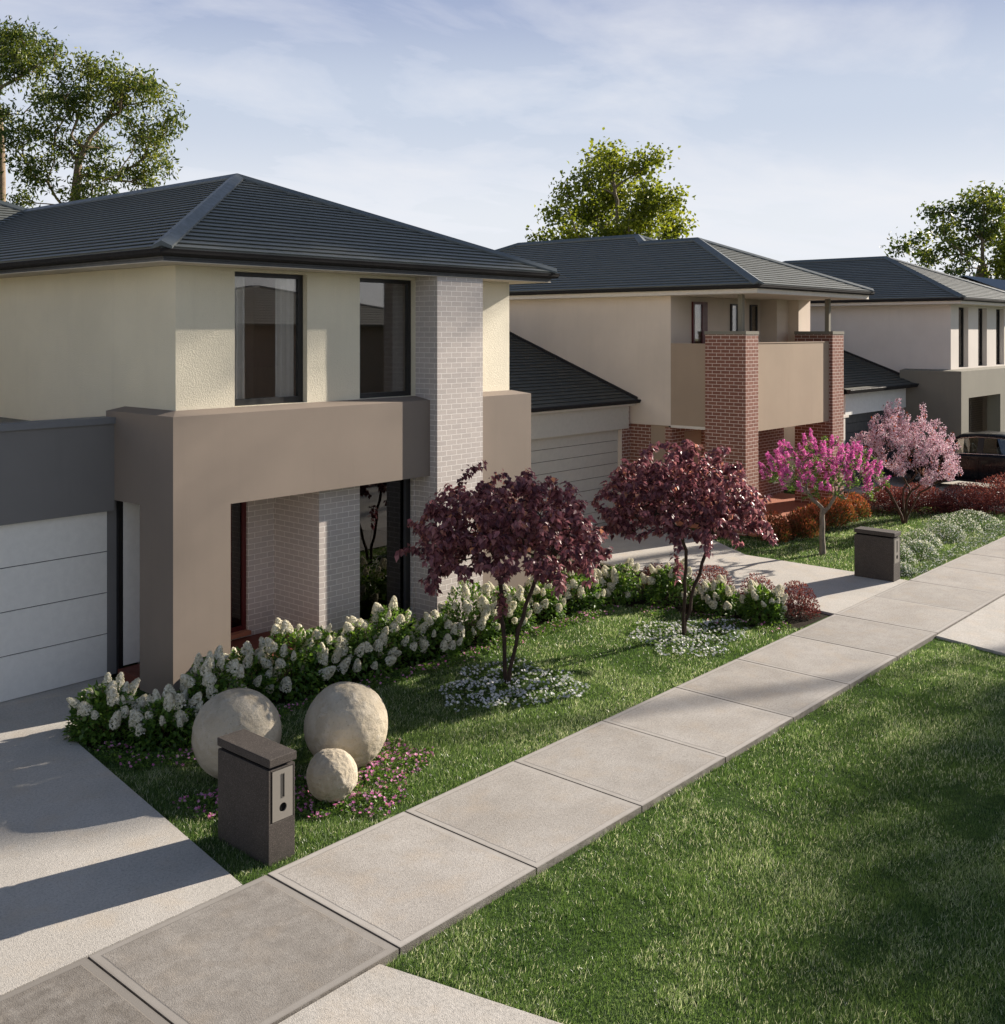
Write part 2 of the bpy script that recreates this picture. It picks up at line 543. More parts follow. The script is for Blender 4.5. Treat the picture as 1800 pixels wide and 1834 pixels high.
class MB:
    """collects polygons (any size) and builds one object with box-projected uv in metres"""
    def __init__(s):
        s.v = []; s.f = []; s.uv = {}; s.sm = set(); s.vr = {}

    def poly(s, pts, uv=None, smooth=False, var=None):
        b = len(s.v)
        s.v += [tuple(p) for p in pts]
        s.f.append(tuple(range(b, b + len(pts))))
        if uv: s.uv[len(s.f) - 1] = uv
        if smooth: s.sm.add(len(s.f) - 1)
        if var is not None: s.vr[len(s.f) - 1] = var
        return s

    def box(s, x0, x1, y0, y1, z0, z1, skip=''):
        a = [(x0, y0, z0), (x1, y0, z0), (x1, y1, z0), (x0, y1, z0), (x0, y0, z1), (x1, y0, z1), (x1, y1, z1), (x0, y1, z1)]
        F = {'b': (0, 3, 2, 1), 't': (4, 5, 6, 7), 'f': (0, 1, 5, 4), 'r': (1, 2, 6, 5), 'k': (2, 3, 7, 6), 'l': (3, 0, 4, 7)}
        b = len(s.v)
        s.v += a
        for k, q in F.items():
            if k not in skip:
                s.f.append(tuple(b + i for i in q))
        return s

    def prism(s, outline, z0, z1):
        n = len(outline)
        b = len(s.v)
        s.v += [(x, y, z0) for x, y in outline] + [(x, y, z1) for x, y in outline]
        s.f.append(tuple(range(b + n - 1, b - 1, -1)))
        s.f.append(tuple(range(b + n, b + 2 * n)))
        for i in range(n):
            j = (i + 1) % n
            s.f.append((b + i, b + j, b + n + j, b + n + i))
        return s

    def extrude(s, sect, p0, p1, caps=True):
        """sect: list of Vector offsets (3D), swept from p0 to p1"""
        p0 = Vector(p0); p1 = Vector(p1)
        n = len(sect); b = len(s.v)
        s.v += [tuple(p0 + q) for q in sect] + [tuple(p1 + q) for q in sect]
        for i in range(n):
            j = (i + 1) % n
            s.f.append((b + i, b + j, b + n + j, b + n + i))
        if caps:
            s.f.append(tuple(range(b + n - 1, b - 1, -1)))
            s.f.append(tuple(range(b + n, b + 2 * n)))
        return s

    def wall(s, axis, pos, thick, u0, u1, z0, z1, holes=()):
        """solid wall in a plane; axis 'y': faces -Y at y=pos, spans x; axis 'x': faces -X at x=pos, spans y. holes (ua,ub,za,zb)"""
        us = sorted({u0, u1, *[h[0] for h in holes], *[h[1] for h in holes]})
        zs = sorted({z0, z1, *[h[2] for h in holes], *[h[3] for h in holes]})
        us = [u for u in us if u0 <= u <= u1]; zs = [z for z in zs if z0 <= z <= z1]
        def solid(i, j):
            if i < 0 or j < 0 or i >= len(us) - 1 or j >= len(zs) - 1: return False
            uc = (us[i] + us[i + 1]) / 2; zc_ = (zs[j] + zs[j + 1]) / 2
            return not any(h[0] < uc < h[1] and h[2] < zc_ < h[3] for h in holes)
        def P(u, d, z):
            return (u, pos + d, z) if axis == 'y' else (pos + d, u, z)
        flip = axis == 'x'
        def q(pts):
            if flip: pts = pts[::-1]
            s.poly(pts)
        for i in range(len(us) - 1):
            for j in range(len(zs) - 1):
                if not solid(i, j): continue
                a, b, c, d = us[i], us[i + 1], zs[j], zs[j + 1]
                q([P(a, 0, c), P(b, 0, c), P(b, 0, d), P(a, 0, d)])
                q([P(b, thick, c), P(a, thick, c), P(a, thick, d), P(b, thick, d)])
                if not solid(i - 1, j): q([P(a, thick, c), P(a, 0, c), P(a, 0, d), P(a, thick, d)])
                if not solid(i + 1, j): q([P(b, 0, c), P(b, thick, c), P(b, thick, d), P(b, 0, d)])
                if not solid(i, j - 1): q([P(a, thick, c), P(b, thick, c), P(b, 0, c), P(a, 0, c)])
                if not solid(i, j + 1): q([P(a, 0, d), P(b, 0, d), P(b, thick, d), P(a, thick, d)])
        return s

    def build(s, name, mat, parent=None, bevel=0.0, loc=(0, 0, 0)):
        me = bpy.data.meshes.new(name)
        me.from_pydata([tuple(Vector(v) - Vector(loc)) for v in s.v], [], s.f)
        me.update()
        uvl = me.uv_layers.new(name='uv')
        vat = me.attributes.new('var', 'FLOAT', 'POINT') if s.vr else None
        for i, p in enumerate(me.polygons):
            if i in s.uv:
                for li, w in zip(p.loop_indices, s.uv[i]):
                    uvl.data[li].uv = w
            else:
                n = p.normal
                if abs(n.z) > 0.99: u = Vector((1, 0, 0)); v = Vector((0, 1, 0))
                else:
                    u = Vector((0, 0, 1)).cross(n).normalized(); v = n.cross(u)
                    if abs(n.x) > abs(n.y): u = Vector((0, 1 if u.y > 0 else -1, 0)) if abs(n.z) < 1e-3 else u
                for li, vi in zip(p.loop_indices, p.vertices):
                    c = me.vertices[vi].co + Vector(loc)
                    uvl.data[li].uv = (c.dot(u), c.dot(v))
            if i in s.sm: p.use_smooth = True
            if vat and i in s.vr:
                for vi in p.vertices: vat.data[vi].value = s.vr[i]
        me.materials.append(mat)
        o = bpy.data.objects.new(name, me)
        o.location = loc
        link(o, parent)
        if bevel:
            md = o.modifiers.new('bevel', 'BEVEL')
            md.width = bevel; md.segments = 2; md.limit_method = 'ANGLE'
        return o


def tube_path(mb, pts, r, n=8):
    """round tube along a polyline with constant or listed radius"""
    rings = []
    for i, p in enumerate(pts):
        p = Vector(p)
        a = Vector(pts[max(0, i - 1)]); b = Vector(pts[min(len(pts) - 1, i + 1)])
        d = (b - a).normalized()
        u = d.orthogonal().normalized(); w = d.cross(u)
        rr = r[i] if isinstance(r, (list, tuple)) else r
        rings.append([p + (u * math.cos(t) + w * math.sin(t)) * rr for t in [2 * math.pi * k / n for k in range(n)]])
    base = len(mb.v)
    for rg in rings: mb.v += [tuple(q) for q in rg]
    for i in range(len(rings) - 1):
        for k in range(n):
            j = (k + 1) % n
            mb.f.append((base + i * n + k, base + i * n + j, base + (i + 1) * n + j, base + (i + 1) * n + k))
            mb.sm.add(len(mb.f) - 1)
    mb.f.append(tuple(range(base + n - 1, base - 1, -1)))
    mb.f.append(tuple(range(base + (len(rings) - 1) * n, base + len(rings) * n)))


# ------------------------------------------------------------------ roofs
def tile_plane(mb, A, B, C, D, gauge=0.19, h=0.024):
    """A,B eave points; C above B, D above A. Real overlapping courses."""
    A, B, C, D = map(Vector, (A, B, C, D))
    nrm = (B - A).cross((D + C) / 2 - (A + B) / 2).normalized()
    if nrm.z < 0: nrm = -nrm
    u = (B - A).normalized()
    up = nrm.cross(u)
    if up.z < 0: up = -up
    L = abs((D - A).dot(up))
    n = max(1, int(round(L / gauge)))
    dn = nrm * -0.012
    k_ = [(0.12, 0.095)] * 4
    mb.poly([A + dn, B + dn, C + dn, D + dn], uv=k_)                     # sarking under the tiles
    fl = Vector((0, 0, -0.09)) + up * 0.012
    mb.poly([A + fl, B + fl, B + nrm * 0.012 + up * 0.012, A + nrm * 0.012 + up * 0.012], uv=k_)   # closing strip at the eave
    for i in range(n):
        t0 = i / n; t1 = (i + 1) / n
        a, b = A.lerp(D, t0), B.lerp(C, t0)
        d, c = A.lerp(D, t1), B.lerp(C, t1)
        al, bl = a + nrm * h, b + nrm * h
        du, cu = d + nrm * 0.002, c + nrm * 0.002
        def U(p, vv): return ((p - A).dot(u), vv)
        v0, v1 = i * 0.19 + 0.004, (i + 1) * 0.19 - 0.004
        mb.poly([al, bl, cu, du], uv=[U(al, v0), U(bl, v0), U(cu, v1), U(du, v1)])
        e0, e1 = al - nrm * 0.011, bl - nrm * 0.011
        mb.poly([e0, e1, bl, al], uv=[(0.12, 0.095)] * 4)
        g0, g1 = a + up * 0.022 - nrm * 0.004, b + up * 0.022 - nrm * 0.004
        mb.poly([g0, g1, e1, e0], uv=[(0.12, 0.095)] * 4)


def cap(mb, p0, p1, dirA, dirB, w=0.14, h=0.05, t=0.035):
    """ridge or hip capping: folded metal lying on both planes; dirA/dirB unit vectors down the two roof planes square to the ridge"""
    up = Vector((0, 0, 1))
    dA, dB = Vector(dirA).normalized(), Vector(dirB).normalized()
    sec = [up * (h + t), dA * w + up * h, dA * w + up * (h - t), up * h * 0.3, dB * w + up * (h - t), dB * w + up * h]
    mb.extrude(sec, p0, p1)


def perp_down(p0, p1, plane_n):
    d = (Vector(p1) - Vector(p0)).normalized()
    a = d.cross(Vector(plane_n)).normalized()
    if a.z > 0: a = -a
    return a


def hip_roof(parent, x0, x1, y0, y1, z, zr, ya, yb, tile='tile', back=True, gauge=0.19, cap_from=0.0):
    """hipped roof over a rectangle, ridge along Y at the middle from ya to yb"""
    xm = (x0 + x1) / 2
    A, B, C, D = (x0, y0, z), (x1, y0, z), (x1, y1, z), (x0, y1, z)
    E, F = (xm, ya, zr), (xm, yb, zr)
    mb = MB()
    tile_plane(mb, A, B, E, E, gauge)
    tile_plane(mb, D, A, E, F, gauge)
    tile_plane(mb, B, C, F, E, gauge)
    if back: tile_plane(mb, C, D, F, F, gauge)
    rf = mb.build('roof', M[tile], parent)
    cm = MB()
    nF = (Vector(B) - Vector(A)).cross(Vector(E) - Vector(A)).normalized()
    nL = (Vector(A) - Vector(D)).cross(Vector(E) - Vector(D)).normalized()
    nR = (Vector(C) - Vector(B)).cross(Vector(E) - Vector(B)).normalized()
    nB = (Vector(D) - Vector(C)).cross(Vector(F) - Vector(C)).normalized()
    A_ = Vector(A).lerp(Vector(E), cap_from)
    cap(cm, A_, E, perp_down(A, E, nF), perp_down(A, E, nL))
    cap(cm, B, E, perp_down(B, E, nR), perp_down(B, E, nF))
    cap(cm, E, F, perp_down(E, F, nL), perp_down(E, F, nR))
    if back:
        cap(cm, C, F, perp_down(C, F, nB), perp_down(C, F, nR))
        cap(cm, D, F, perp_down(D, F, nL), perp_down(D, F, nB))
    cm.build('ridge_cap', M['tile_flat'], rf)
    return rf


def sweep_rect(mb, x0, x1, y0, y1, prof):
    """prof: closed list of (outward offset, z)"""
    rings = []
    for o, z in prof:
        rings.append([(x0 - o, y0 - o, z), (x1 + o, y0 - o, z), (x1 + o, y1 + o, z), (x0 - o, y1 + o, z)])
    n = len(prof)
    b = len(mb.v)
    for r in rings: mb.v += r
    for i in range(n):
        j = (i + 1) % n
        for k in range(4):
            l = (k + 1) % 4
            mb.f.append((b + i * 4 + k, b + i * 4 + l, b + j * 4 + l, b + j * 4 + k))


def eaves(parent, x0, x1, y0, y1, z, zs, wall_rect, sof='soffit', fas='fascia', double=True):
    """gutter at the tile edge, fascia boards below it and a soffit lining back to the walls"""
    g = MB()
    prof = [(-0.02, z - 0.005), (0.0, z - 0.02), (0.03, z - 0.012), (0.045, z - 0.02), (0.035, z - 0.045), (0.03, z - 0.07), (0.005, z - 0.098), (-0.04, z - 0.105), (-0.1, z - 0.105), (-0.1, z - 0.095), (-0.03, z - 0.09)]
    sweep_rect(g, x0, x1, y0, y1, prof)
    g.build('gutter', M['gutter'], parent)
    f = MB()
    o = -0.075
    sweep_rect(f, x0, x1, y0, y1, [(o, z - 0.107), (o, z - 0.13), (o - 0.012, z - 0.135), (o - 0.012, zs + 0.012), (o - 0.05, zs + 0.012), (o - 0.05, z - 0.107)])
    f.build('fascia', M[fas], parent)
    s = MB()
    a = -0.08
    wx0, wx1, wy0, wy1 = wall_rect
    s.v += [(x0 - a, y0 - a, zs), (x1 + a, y0 - a, zs), (x1 + a, y1 + a, zs), (x0 - a, y1 + a, zs), (wx0, wy0, zs), (wx1, wy0, zs), (wx1, wy1, zs), (wx0, wy1, zs)]
    s.v += [(x, y, zs + 0.01) for x, y, _ in s.v[:8]]
    for k in range(4):
        l = (k + 1) % 4
        s.f.append((k, 4 + k, 4 + l, l))
        s.f.append((8 + k, 8 + l, 12 + l, 12 + k))
        s.f.append((k, l, 8 + l, 8 + k))
    s.build('soffit', M[sof], parent)


def window(parent, x0, x1, z0, z1, y, fw=0.06, depth=0.07, mull=(), glass='glass', frame='black', room='room', curtain=(), rd=1.7, axis='y', fr=None, sill=None):
    """a window facing -Y with its frame front at y: > window (frame) > pane, curtain, room lining"""
    f = MB()
    b, t = (sill or fw), fw
    f.box(x0, x1, y, y + depth, z0, z0 + b)
    f.box(x0, x1, y, y + depth, z1 - t, z1)
    f.box(x0, x0 + fw, y, y + depth, z0 + b, z1 - t)
    f.box(x1 - (fr or fw), x1, y, y + depth, z0 + b, z1 - t)
    for mx in mull:
        f.box(mx - fw / 2, mx + fw / 2, y, y + depth, z0 + b, z1 - t)
    w = f.build('window', M[frame], parent)
    MB().box(x0 + fw - 0.005, x1 - fw + 0.005, y + depth * 0.4, y + depth * 0.4 + 0.008, z0 + b - 0.005, z1 - t + 0.005).build('pane', M[glass], w)
    for ca, cb in curtain:
        c = MB()
        n = int((cb - ca) / 0.02)
        pts = [(ca + (cb - ca) * i / n, y + 0.13 + 0.030 * math.sin(i * 1.15) + 0.012 * math.sin(i * 0.37)) for i in range(n + 1)]
        for i in range(n):
            p, q = pts[i], pts[i + 1]
            c.poly([(p[0], p[1], z0 + 0.02), (q[0], q[1], z0 + 0.02), (q[0], q[1], z1 - 0.02), (p[0], p[1], z1 - 0.02)], smooth=True)
        c.build('curtain', M['curtain'], w)
    if room:
        r = MB()
        r.box(x0 - 0.6, x1 + 0.3, y + depth + 0.012, y + rd, z0 - 0.1, z1 + 0.05, skip='f')
        o = r.build('room_lining', M[room], w)
    return w


def sectional(parent, x0, x1, y, z0, z1, n, mat, name='garage_door', gap=0.012):
    m = MB()
    h = (z1 - z0) / n
    for i in range(n):
        m.box(x0, x1, y, y + 0.05, z0 + i * h + (gap if i else 0), z0 + (i + 1) * h)
    d = m.build(name, M[mat], parent)
    MB().box(x0 + 0.004, x1 - 0.004, y + 0.02, y + 0.062, z0 + 0.004, z1 - 0.002).build('backing', M['void'], d)
    return d


# ------------------------------------------------------------------ ground, paths, road
def sheet(name, outline, z, mat, depth=0.0, kind='structure'):
    m = MB()
    if depth:
        m.prism(outline, z - depth, z)
    else:
        m.poly([(x, y, z) for x, y in outline])
    o = m.build(name, M[mat])
    return tag(o, kind=kind)


sheet('ground', [(-500, -500), (700, -500), (700, 700), (-500, 700)], -0.14, 'turf')
PX0, PS = 4.1114, 1.7022      # footpath joints
PY0, PY1 = 6.2515, 8.0085
fp = MB()
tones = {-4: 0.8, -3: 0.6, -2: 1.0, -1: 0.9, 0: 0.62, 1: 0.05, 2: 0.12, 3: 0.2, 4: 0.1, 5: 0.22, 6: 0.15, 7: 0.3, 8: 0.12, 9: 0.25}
for k in range(-6, 26):
    xa, xb = PX0 + k * PS + 0.010, PX0 + (k + 1) * PS - 0.010
    ya, yb = PY0, PY1
    tone = tones.get(k, 0.1 + 0.25 * random.random())
    v = [(xa, ya), (xb, ya), (xb, yb), (xa, yb)]
    tilt = [random.uniform(-0.003, 0.003) for _ in range(4)]
    top = [(x, y, t) for (x, y), t in zip(v, tilt)]
    bot = [(x, y, -0.12) for x, y in v]
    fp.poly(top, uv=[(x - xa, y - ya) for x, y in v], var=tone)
    for i in range(4):
        j = (i + 1) % 4
        fp.poly([bot[i], bot[j], top[j], top[i]], uv=[(0.3, 0.3)] * 4, var=0.95)
o = fp.build('footpath', M['slab']); tag(o, kind='structure')
sheet('joint_bed', [(PX0 - 10.5, PY0 + 0.01), (PX0 + 45, PY0 + 0.01), (PX0 + 45, PY1 - 0.01), (PX0 - 10.5, PY1 - 0.01)], -0.075, 'soil')

# driveways (top level with the footpath) and the aprons on the street side
sheet('driveway', [(-3, 8.018), (5.56, 8.018), (6.24, 12.7), (7.3, 13.6), (7.66, 14.38), (-3, 14.38)], 0.0, 'drive', 0.12)
sheet('driveway', [(17.75, 8.018), (21.1, 8.018), (21.15, 11.6), (23.0, 14.2), (23.3, 16.3), (18.6, 16.3), (18.3, 12.0)], 0.0, 'drive', 0.12)
sheet('driveway', [(31.0, 8.018), (37.2, 8.018), (37.2, 11.6), (36.5, 14.1), (31.8, 14.1)], 0.0, 'drive', 0.12)
sheet('driveway_apron', [(-2, 0.9), (7.3, 0.9), (5.99, 4.65), (5.59, 6.24), (-2, 6.24)], -0.02, 'drive', 0.12)
sheet('driveway_apron', [(16.3, 0.9), (22.6, 0.9), (21.5, 4.6), (21.25, 6.24), (17.63, 6.24), (17.35, 5.1)], -0.02, 'drive', 0.12)
k = MB()
k.prism([(-60, 0.45), (120, 0.45), (120, 0.6), (-60, 0.6)], -0.27, -0.08)
k.prism([(-60, 0.6), (120, 0.6), (120, 0.9), (-60, 0.9)], -0.27, -0.085)
o = k.build('kerb', M['kerb']); tag(o, kind='structure')
sheet('road', [(-60, -7.5), (120, -7.5), (120, 0.45), (-60, 0.45)], -0.13, 'asphalt')
sheet('verge', [(5.62, 6.24), (6.02, 4.65), (7.32, 0.9), (16.28, 0.9), (17.33, 5.1), (17.61, 6.24)], -0.06, 'turf')
sheet('verge', [(21.27, 6.24), (21.52, 4.6), (22.6, 0.9), (60, 0.9), (60, 6.24)], -0.06, 'turf')
sheet('front_lawn', [(5.58, 8.02), (17.73, 8.02), (18.28, 12.0), (18.5, 14.0), (15.2, 14.4), (7.7, 14.3), (6.26, 12.7)], -0.04, 'turf')
sheet('front_lawn', [(21.12, 8.02), (30.95, 8.02), (31.7, 14.2), (23.4, 15.0), (23.05, 14.15), (21.2, 11.55)], -0.04, 'turf')
sheet('front_lawn', [(37.25, 8.02), (60, 8.02), (60, 14.2), (37.3, 12.0)], -0.04, 'turf')
sheet('garden_bed', [(6.22, 11.9), (6.9, 11.15), (8.6, 11.6), (9.8, 11.5), (12.1, 11.3), (14.0, 11.25), (15.7, 11.25), (16.1, 10.4), (15.95, 8.8), (16.6, 8.1), (17.72, 8.1), (18.2, 12.0), (18.3, 13.6), (15.3, 12.6), (7.6, 12.6), (6.3, 12.7)], -0.034, 'soil')
sheet('garden_bed', [(22.9, 13.0), (23.3, 11.7), (25.3, 11.3), (28.2, 11.2), (29.4, 10.2), (30.2, 9.4), (30.9, 8.7), (31.2, 10.5), (31.6, 14.0), (29.0, 12.4), (23.4, 12.4)], -0.034, 'soil')

# ------------------------------------------------------------------ the near house
H = empty('house', (11.4, 16, 0), 'two storey house with cream rendered upper walls, taupe portal and grey brick pillar', 'house', 'two storey houses along the street')


def world_loc(o):
    return Vector(o.location)


# parents keep their own place: children get the inverse matrix so that world coordinates can be used everywhere
def link(o, parent=None):
    col.objects.link(o)
    if parent:
        o.parent = parent
        o.matrix_parent_inverse = Matrix.Translation(-world_loc(parent))
    return o


E1z = 6.0
ub = 5.82
m = MB()
HO1 = [(8.92, 10.22, 3.83, 5.775), (11.27, 12.492, 3.83, 5.775)]
m.wall('y', 13.05, 0.25, 7.97, 14.9, 2.9, ub, HO1)
m.wall('x', 7.97, 0.25, 13.301, 21.7, 3.0, ub)
m.box(14.65, 14.9, 13.301, 33, -0.1, ub)
m.box(3.4, 7.969, 21.7, 21.95, 0, ub)
m.box(3.15, 3.4, 21.7, 33, -0.1, ub)
m.box(3.15, 14.9, 33, 33.25, -0.1, ub)
m.build('upper_wall', M['cream'], H)
window(H, 8.925, 10.215, 3.835, 5.77, 13.15, fw=0.06, sill=0.09, fr=0.085, curtain=((9.0, 9.26), (9.80, 10.13)))
window(H, 11.275, 12.488, 3.835, 5.77, 13.15, fw=0.06, sill=0.075, fr=0.07, curtain=((11.32, 11.5), (12.2, 12.42)))
# bricks of the ground floor
m = MB()
m.wall('y', 13.05, 0.25, 10.45, 12.499, 0.0, 2.899, [(11.27, 12.45, 0.14, 2.85)])
m.wall('x', 10.45, 0.25, 13.301, 14.199, 0.0, 2.899)
m.wall('y', 14.2, 0.25, 8.20, 10.699, 0.0, 2.899, [ (8.55, 9.52, 0.1, 2.5), (9.60, 9.95, 0.2, 2.47)])
m.build('brick_wall', M['brick_grey'], H)
m = MB().box(12.5, 13.61, 12.53, 13.049, -0.06, 5.819)
m.build('brick_pillar', M['brick_grey'], H)
w = window(H, 11.275, 12.445, 0.145, 2.845, 13.12, fw=0.055, fr=0.10, glass='glass_dark', room='room_dark')
MB().box(12.29, 12.335, 13.10, 13.119, 0.2, 2.79).build('frame', M['fascia'], w)
w = window(H, 9.605, 9.945, 0.205, 2.465, 14.24, fw=0.07, frame='red', glass='glass_dark', room='room_dark')
MB().box(9.59, 9.96, 14.12, 14.238, 0.14, 0.204).build('sill', M['terracotta'], w)
d = MB().box(8.56, 9.51, 14.28, 14.33, 0.11, 2.49)
d = d.build('front_door', M['red'], H)
tube = MB(); tube_path(tube, [(8.68, 14.22, 0.95), (8.68, 14.22, 1.45)], 0.014); tube.build('handle', M['plate'], d)
MB().box(7.872, 8.199, 14.26, 14.34, 0.11, 2.89).build('side_panel', M['white_door'], H)
# porch floor, porch ceiling
MB().box(7.75, 10.449, 12.85, 14.199, -0.1, 0.1).build('porch_floor', M['deck'], H)
MB().box(8.0, 12.49, 13.06, 14.199, 2.52, 2.58).build('porch_ceiling', M['soffit'], H)
# the portal: column, front beam, side beam
p = MB()
p.box(7.72, 8.615, 12.7, 13.55, -0.1, 2.51, skip='t')
p.box(7.72, 12.499, 12.7, 13.049, 2.51, 3.77, skip='tk')
p.box(7.72, 7.969, 13.049, 14.48, 2.51, 3.77, skip='tf')
p.poly([(7.72, 12.7, 3.77), (12.499, 12.7, 3.77), (12.499, 13.049, 3.825), (7.969, 13.049, 3.825)])
p.poly([(7.72, 14.48, 3.77), (7.72, 12.7, 3.77), (7.969, 13.049, 3.825), (7.969, 14.40, 3.825)])
p.poly([(7.969, 14.48, 3.77), (7.72, 14.48, 3.77), (7.969, 14.40, 3.825)])
p.box(13.611, 15.11, 12.7, 13.049, -0.1, 3.77, skip='t')
p.poly([(13.611, 12.7, 3.77), (15.11, 12.7, 3.77), (14.96, 13.049, 3.825), (13.611, 13.049, 3.825)])
p.poly([(15.11, 12.7, 3.77), (15.11, 13.3, 3.77), (14.96, 13.3, 3.825), (14.96, 13.049, 3.825)])
p.box(14.901, 15.11, 13.049, 13.3, -0.1, 3.77, skip='tf')
p.build('portal', M['taupe'], H)
# garage with a parapet and a panelled door
g = MB()
g.wall('y', 14.24, 0.25, 1.2, 7.719, 2.36, 3.60)
g.box(7.66, 7.80, 14.33, 14.6, 0.0, 2.52)
g.box(1.2, 1.9, 14.24, 14.6, 0.0, 2.359)
g.build('garage_wall', M['charcoal'], H)
MB().box(1.15, 7.719, 14.205, 14.53, 3.60, 3.688).build('parapet_cap', M['capgrey'], H)
MB().box(1.2, 7.969, 14.53, 21.699, 3.35, 3.45).build('flat_roof', M['fascia'], H)
MB().box(1.2, 1.4, 14.61, 21.699, 0, 3.349).build('garage_side_wall', M['charcoal'], H)
sectional(H, 1.905, 7.655, 14.33, 0.01, 2.355, 4, 'white_door')

MB().box(7.801, 7.871, 14.27, 14.6, 0.0, 2.85).build('post', M['black'], H)
rf = hip_roof(H, 7.39, 15.55, 12.44, 21.3, E1z, 7.74, 16.7, 25.4, back=False)
eaves(H, 7.39, 15.55, 12.44, 21.3, E1z, 5.822, (7.97, 14.9, 13.05, 21.2))
rf = hip_roof(H, 2.75, 15.55, 21.2, 34.0, E1z, 8.76, 27.6, 27.6)
eaves(H, 2.75, 15.55, 21.2, 34.0, E1z, 5.822, (3.15, 14.9, 21.7, 33.2))

# ------------------------------------------------------------------ the middle house
H2 = empty('house', (26.3, 17, 0), 'beige two storey house with red brick balcony pillars and tan balcony panels', 'house', 'two storey houses along the street')
m = MB()
m.wall('x', 23.3, 0.25, 14.92, 26.0, 2.5, 5.83)
m.box(23.551, 28.05, 14.92, 15.15, 2.5, 5.829)       # replaced openings are framed in front of it
m.box(28.05, 28.75, 14.40, 15.15, 2.5, 5.829)
m.box(28.75, 29.5, 14.08, 15.15, 2.5, 5.829)
m.box(29.25, 29.5, 15.151, 26.0, 0, 5.829)
m.box(23.551, 29.249, 25.75, 26.0, 0, 5.829)
m.box(23.35, 23.6, 16.3, 26.0, 0.0, 2.499)
m.build('upper_wall', M['beige'], H2)
MB().box(23.301, 29.5, 12.9, 14.919, 2.46, 2.53, skip='').build('balcony_floor', M['soffit_w'], H2)
# balcony door and windows stand in shallow frames on the recessed wall
dr = window(H2, 24.3, 25.02, 2.56, 5.7, 14.86, fw=0.07, fr=0.26, frame='red', room=None, depth=0.055)
window(H2, 26.3, 26.68, 2.9, 5.68, 14.86, fw=0.045, frame='fascia', room=None, depth=0.055)
window(H2, 27.4, 27.78, 2.9, 5.68, 14.86, fw=0.045, frame='fascia', room=None, depth=0.055)
pp = MB()
pp.box(23.3, 23.37, 13.88, 14.919, 2.53, 4.615)
pp.box(23.885, 28.105, 12.86, 12.93, 2.44, 4.62)
pp.build('balcony_panel', M['panel'], H2)
MB().box(23.9, 28.1, 12.845, 12.945, 4.621, 4.645).build('balcony_rail', M['panel'], H2)
for (xa, xb) in ((23.25, 23.88), (28.11, 28.83)):
    q = MB().box(xa, xb, 12.76, 13.88, -0.1, 4.84).build('brick_pillar', M['brick_red'], H2)
    MB().box(xa - 0.015, xb + 0.015, 12.745, 13.895, 4.84, 4.925).build('pillar_cap', M['stonegrey'], q)
    MB().box((xa + xb) / 2 - 0.06 + 0.1, (xa + xb) / 2 + 0.06 + 0.1, 13.05, 13.17, 4.926, 5.83).build('post', M['stonegrey'], q)
# ground floor
m = MB()
m.wall('y', 14.92, 0.2, 23.35, 29.5, 0.0, 2.459, [(23.95, 24.9, 0.1, 2.3), (26.9, 27.5, 0.5, 2.3)])
m.wall('x', 23.35, 0.2, 15.57, 16.3, 0.0, 2.499)
m.box(22.97, 23.349, 16.2, 16.45, 0.0, 2.95)
m.build('brick_wall', M['brick_red'], H2)
MB().box(23.37, 23.42, 15.02, 15.569, 0.05, 2.495).build('side_door', M['panel'], H2)
MB().box(23.36, 23.43, 14.96, 15.019, 0.0, 2.498).build('downpipe', M['black'], H2)
window(H2, 26.905, 27.495, 0.505, 2.295, 14.94, fw=0.05, frame='panel', room='room_dark', glass='glass_dark')
MB().box(23.955, 24.895, 14.98, 15.03, 0.1, 2.295).build('front_door', M['panel'], H2)
MB().box(23.36, 29.4, 12.45, 14.919, -0.1, 0.1).build('porch_floor', M['terracotta'], H2)
rf = hip_roof(H2, 22.93, 29.61, 12.24, 18.2, 6.05, 7.50, 15.92, 17.85, back=False)
rf = hip_roof(H2, 22.93, 30.93, 14.45, 27.0, 6.052, 7.79, 18.4, 23.2, cap_from=0.845)
eaves(H2, 22.93, 29.61, 12.24, 27.0, 6.05, 5.832, (23.3, 29.5, 14.92, 26.0), 'soffit_w', 'soffit_w')
# lining over the balcony and beside it
MB().box(23.0, 29.5, 12.33, 14.93, 5.836, 5.846).build('balcony_ceiling', M['soffit_w'], H2)
# garage wing
g = MB()
g.wall('y', 16.2, 0.2, 18.3, 22.969, 0.0, 3.2, [(18.7, 22.93, 0.0, 2.37)])
g.box(18.3, 18.5, 16.401, 24.0, 0, 3.0)
g.build('garage_wall', M['beige'], H2)
MB().box(18.45, 23.16, 16.12, 16.199, 2.38, 2.98).build('lintel', M['cream_door'], H2)
MB().box(18.2, 23.28, 15.98, 16.118, 2.985, 3.05).build('fascia', M['soffit_w'], H2)
sectional(H2, 18.72, 22.92, 16.30, 0.01, 2.365, 8, 'cream_door')
r = MB()
tile_plane(r, (18.0, 15.93, 3.12), (23.28, 15.93, 3.12), (23.28, 21.5, 5.27), (18.0, 21.5, 5.27))
rg = r.build('garage_roof', M['tile_olive'], H2)
c = MB()
c.extrude([Vector((0, 0, 0.0)), Vector((0.07, 0, 0.0)), Vector((0.07, 0, 0.075)), Vector((0, 0, 0.075))], (23.225, 15.93, 3.13), (23.225, 21.5, 5.28))
c.build('flashing', M['gutter'], rg)
c = MB()
c.extrude([Vector((0, -0.02, -0.09)), Vector((0, -0.09, -0.09)), Vector((0, -0.13, -0.02)), Vector((0, -0.12, 0.0)), Vector((0, -0.02, 0))], (18.0, 15.95, 3.14), (23.30, 15.95, 3.14))
c.build('gutter', M['gutter'], rg)

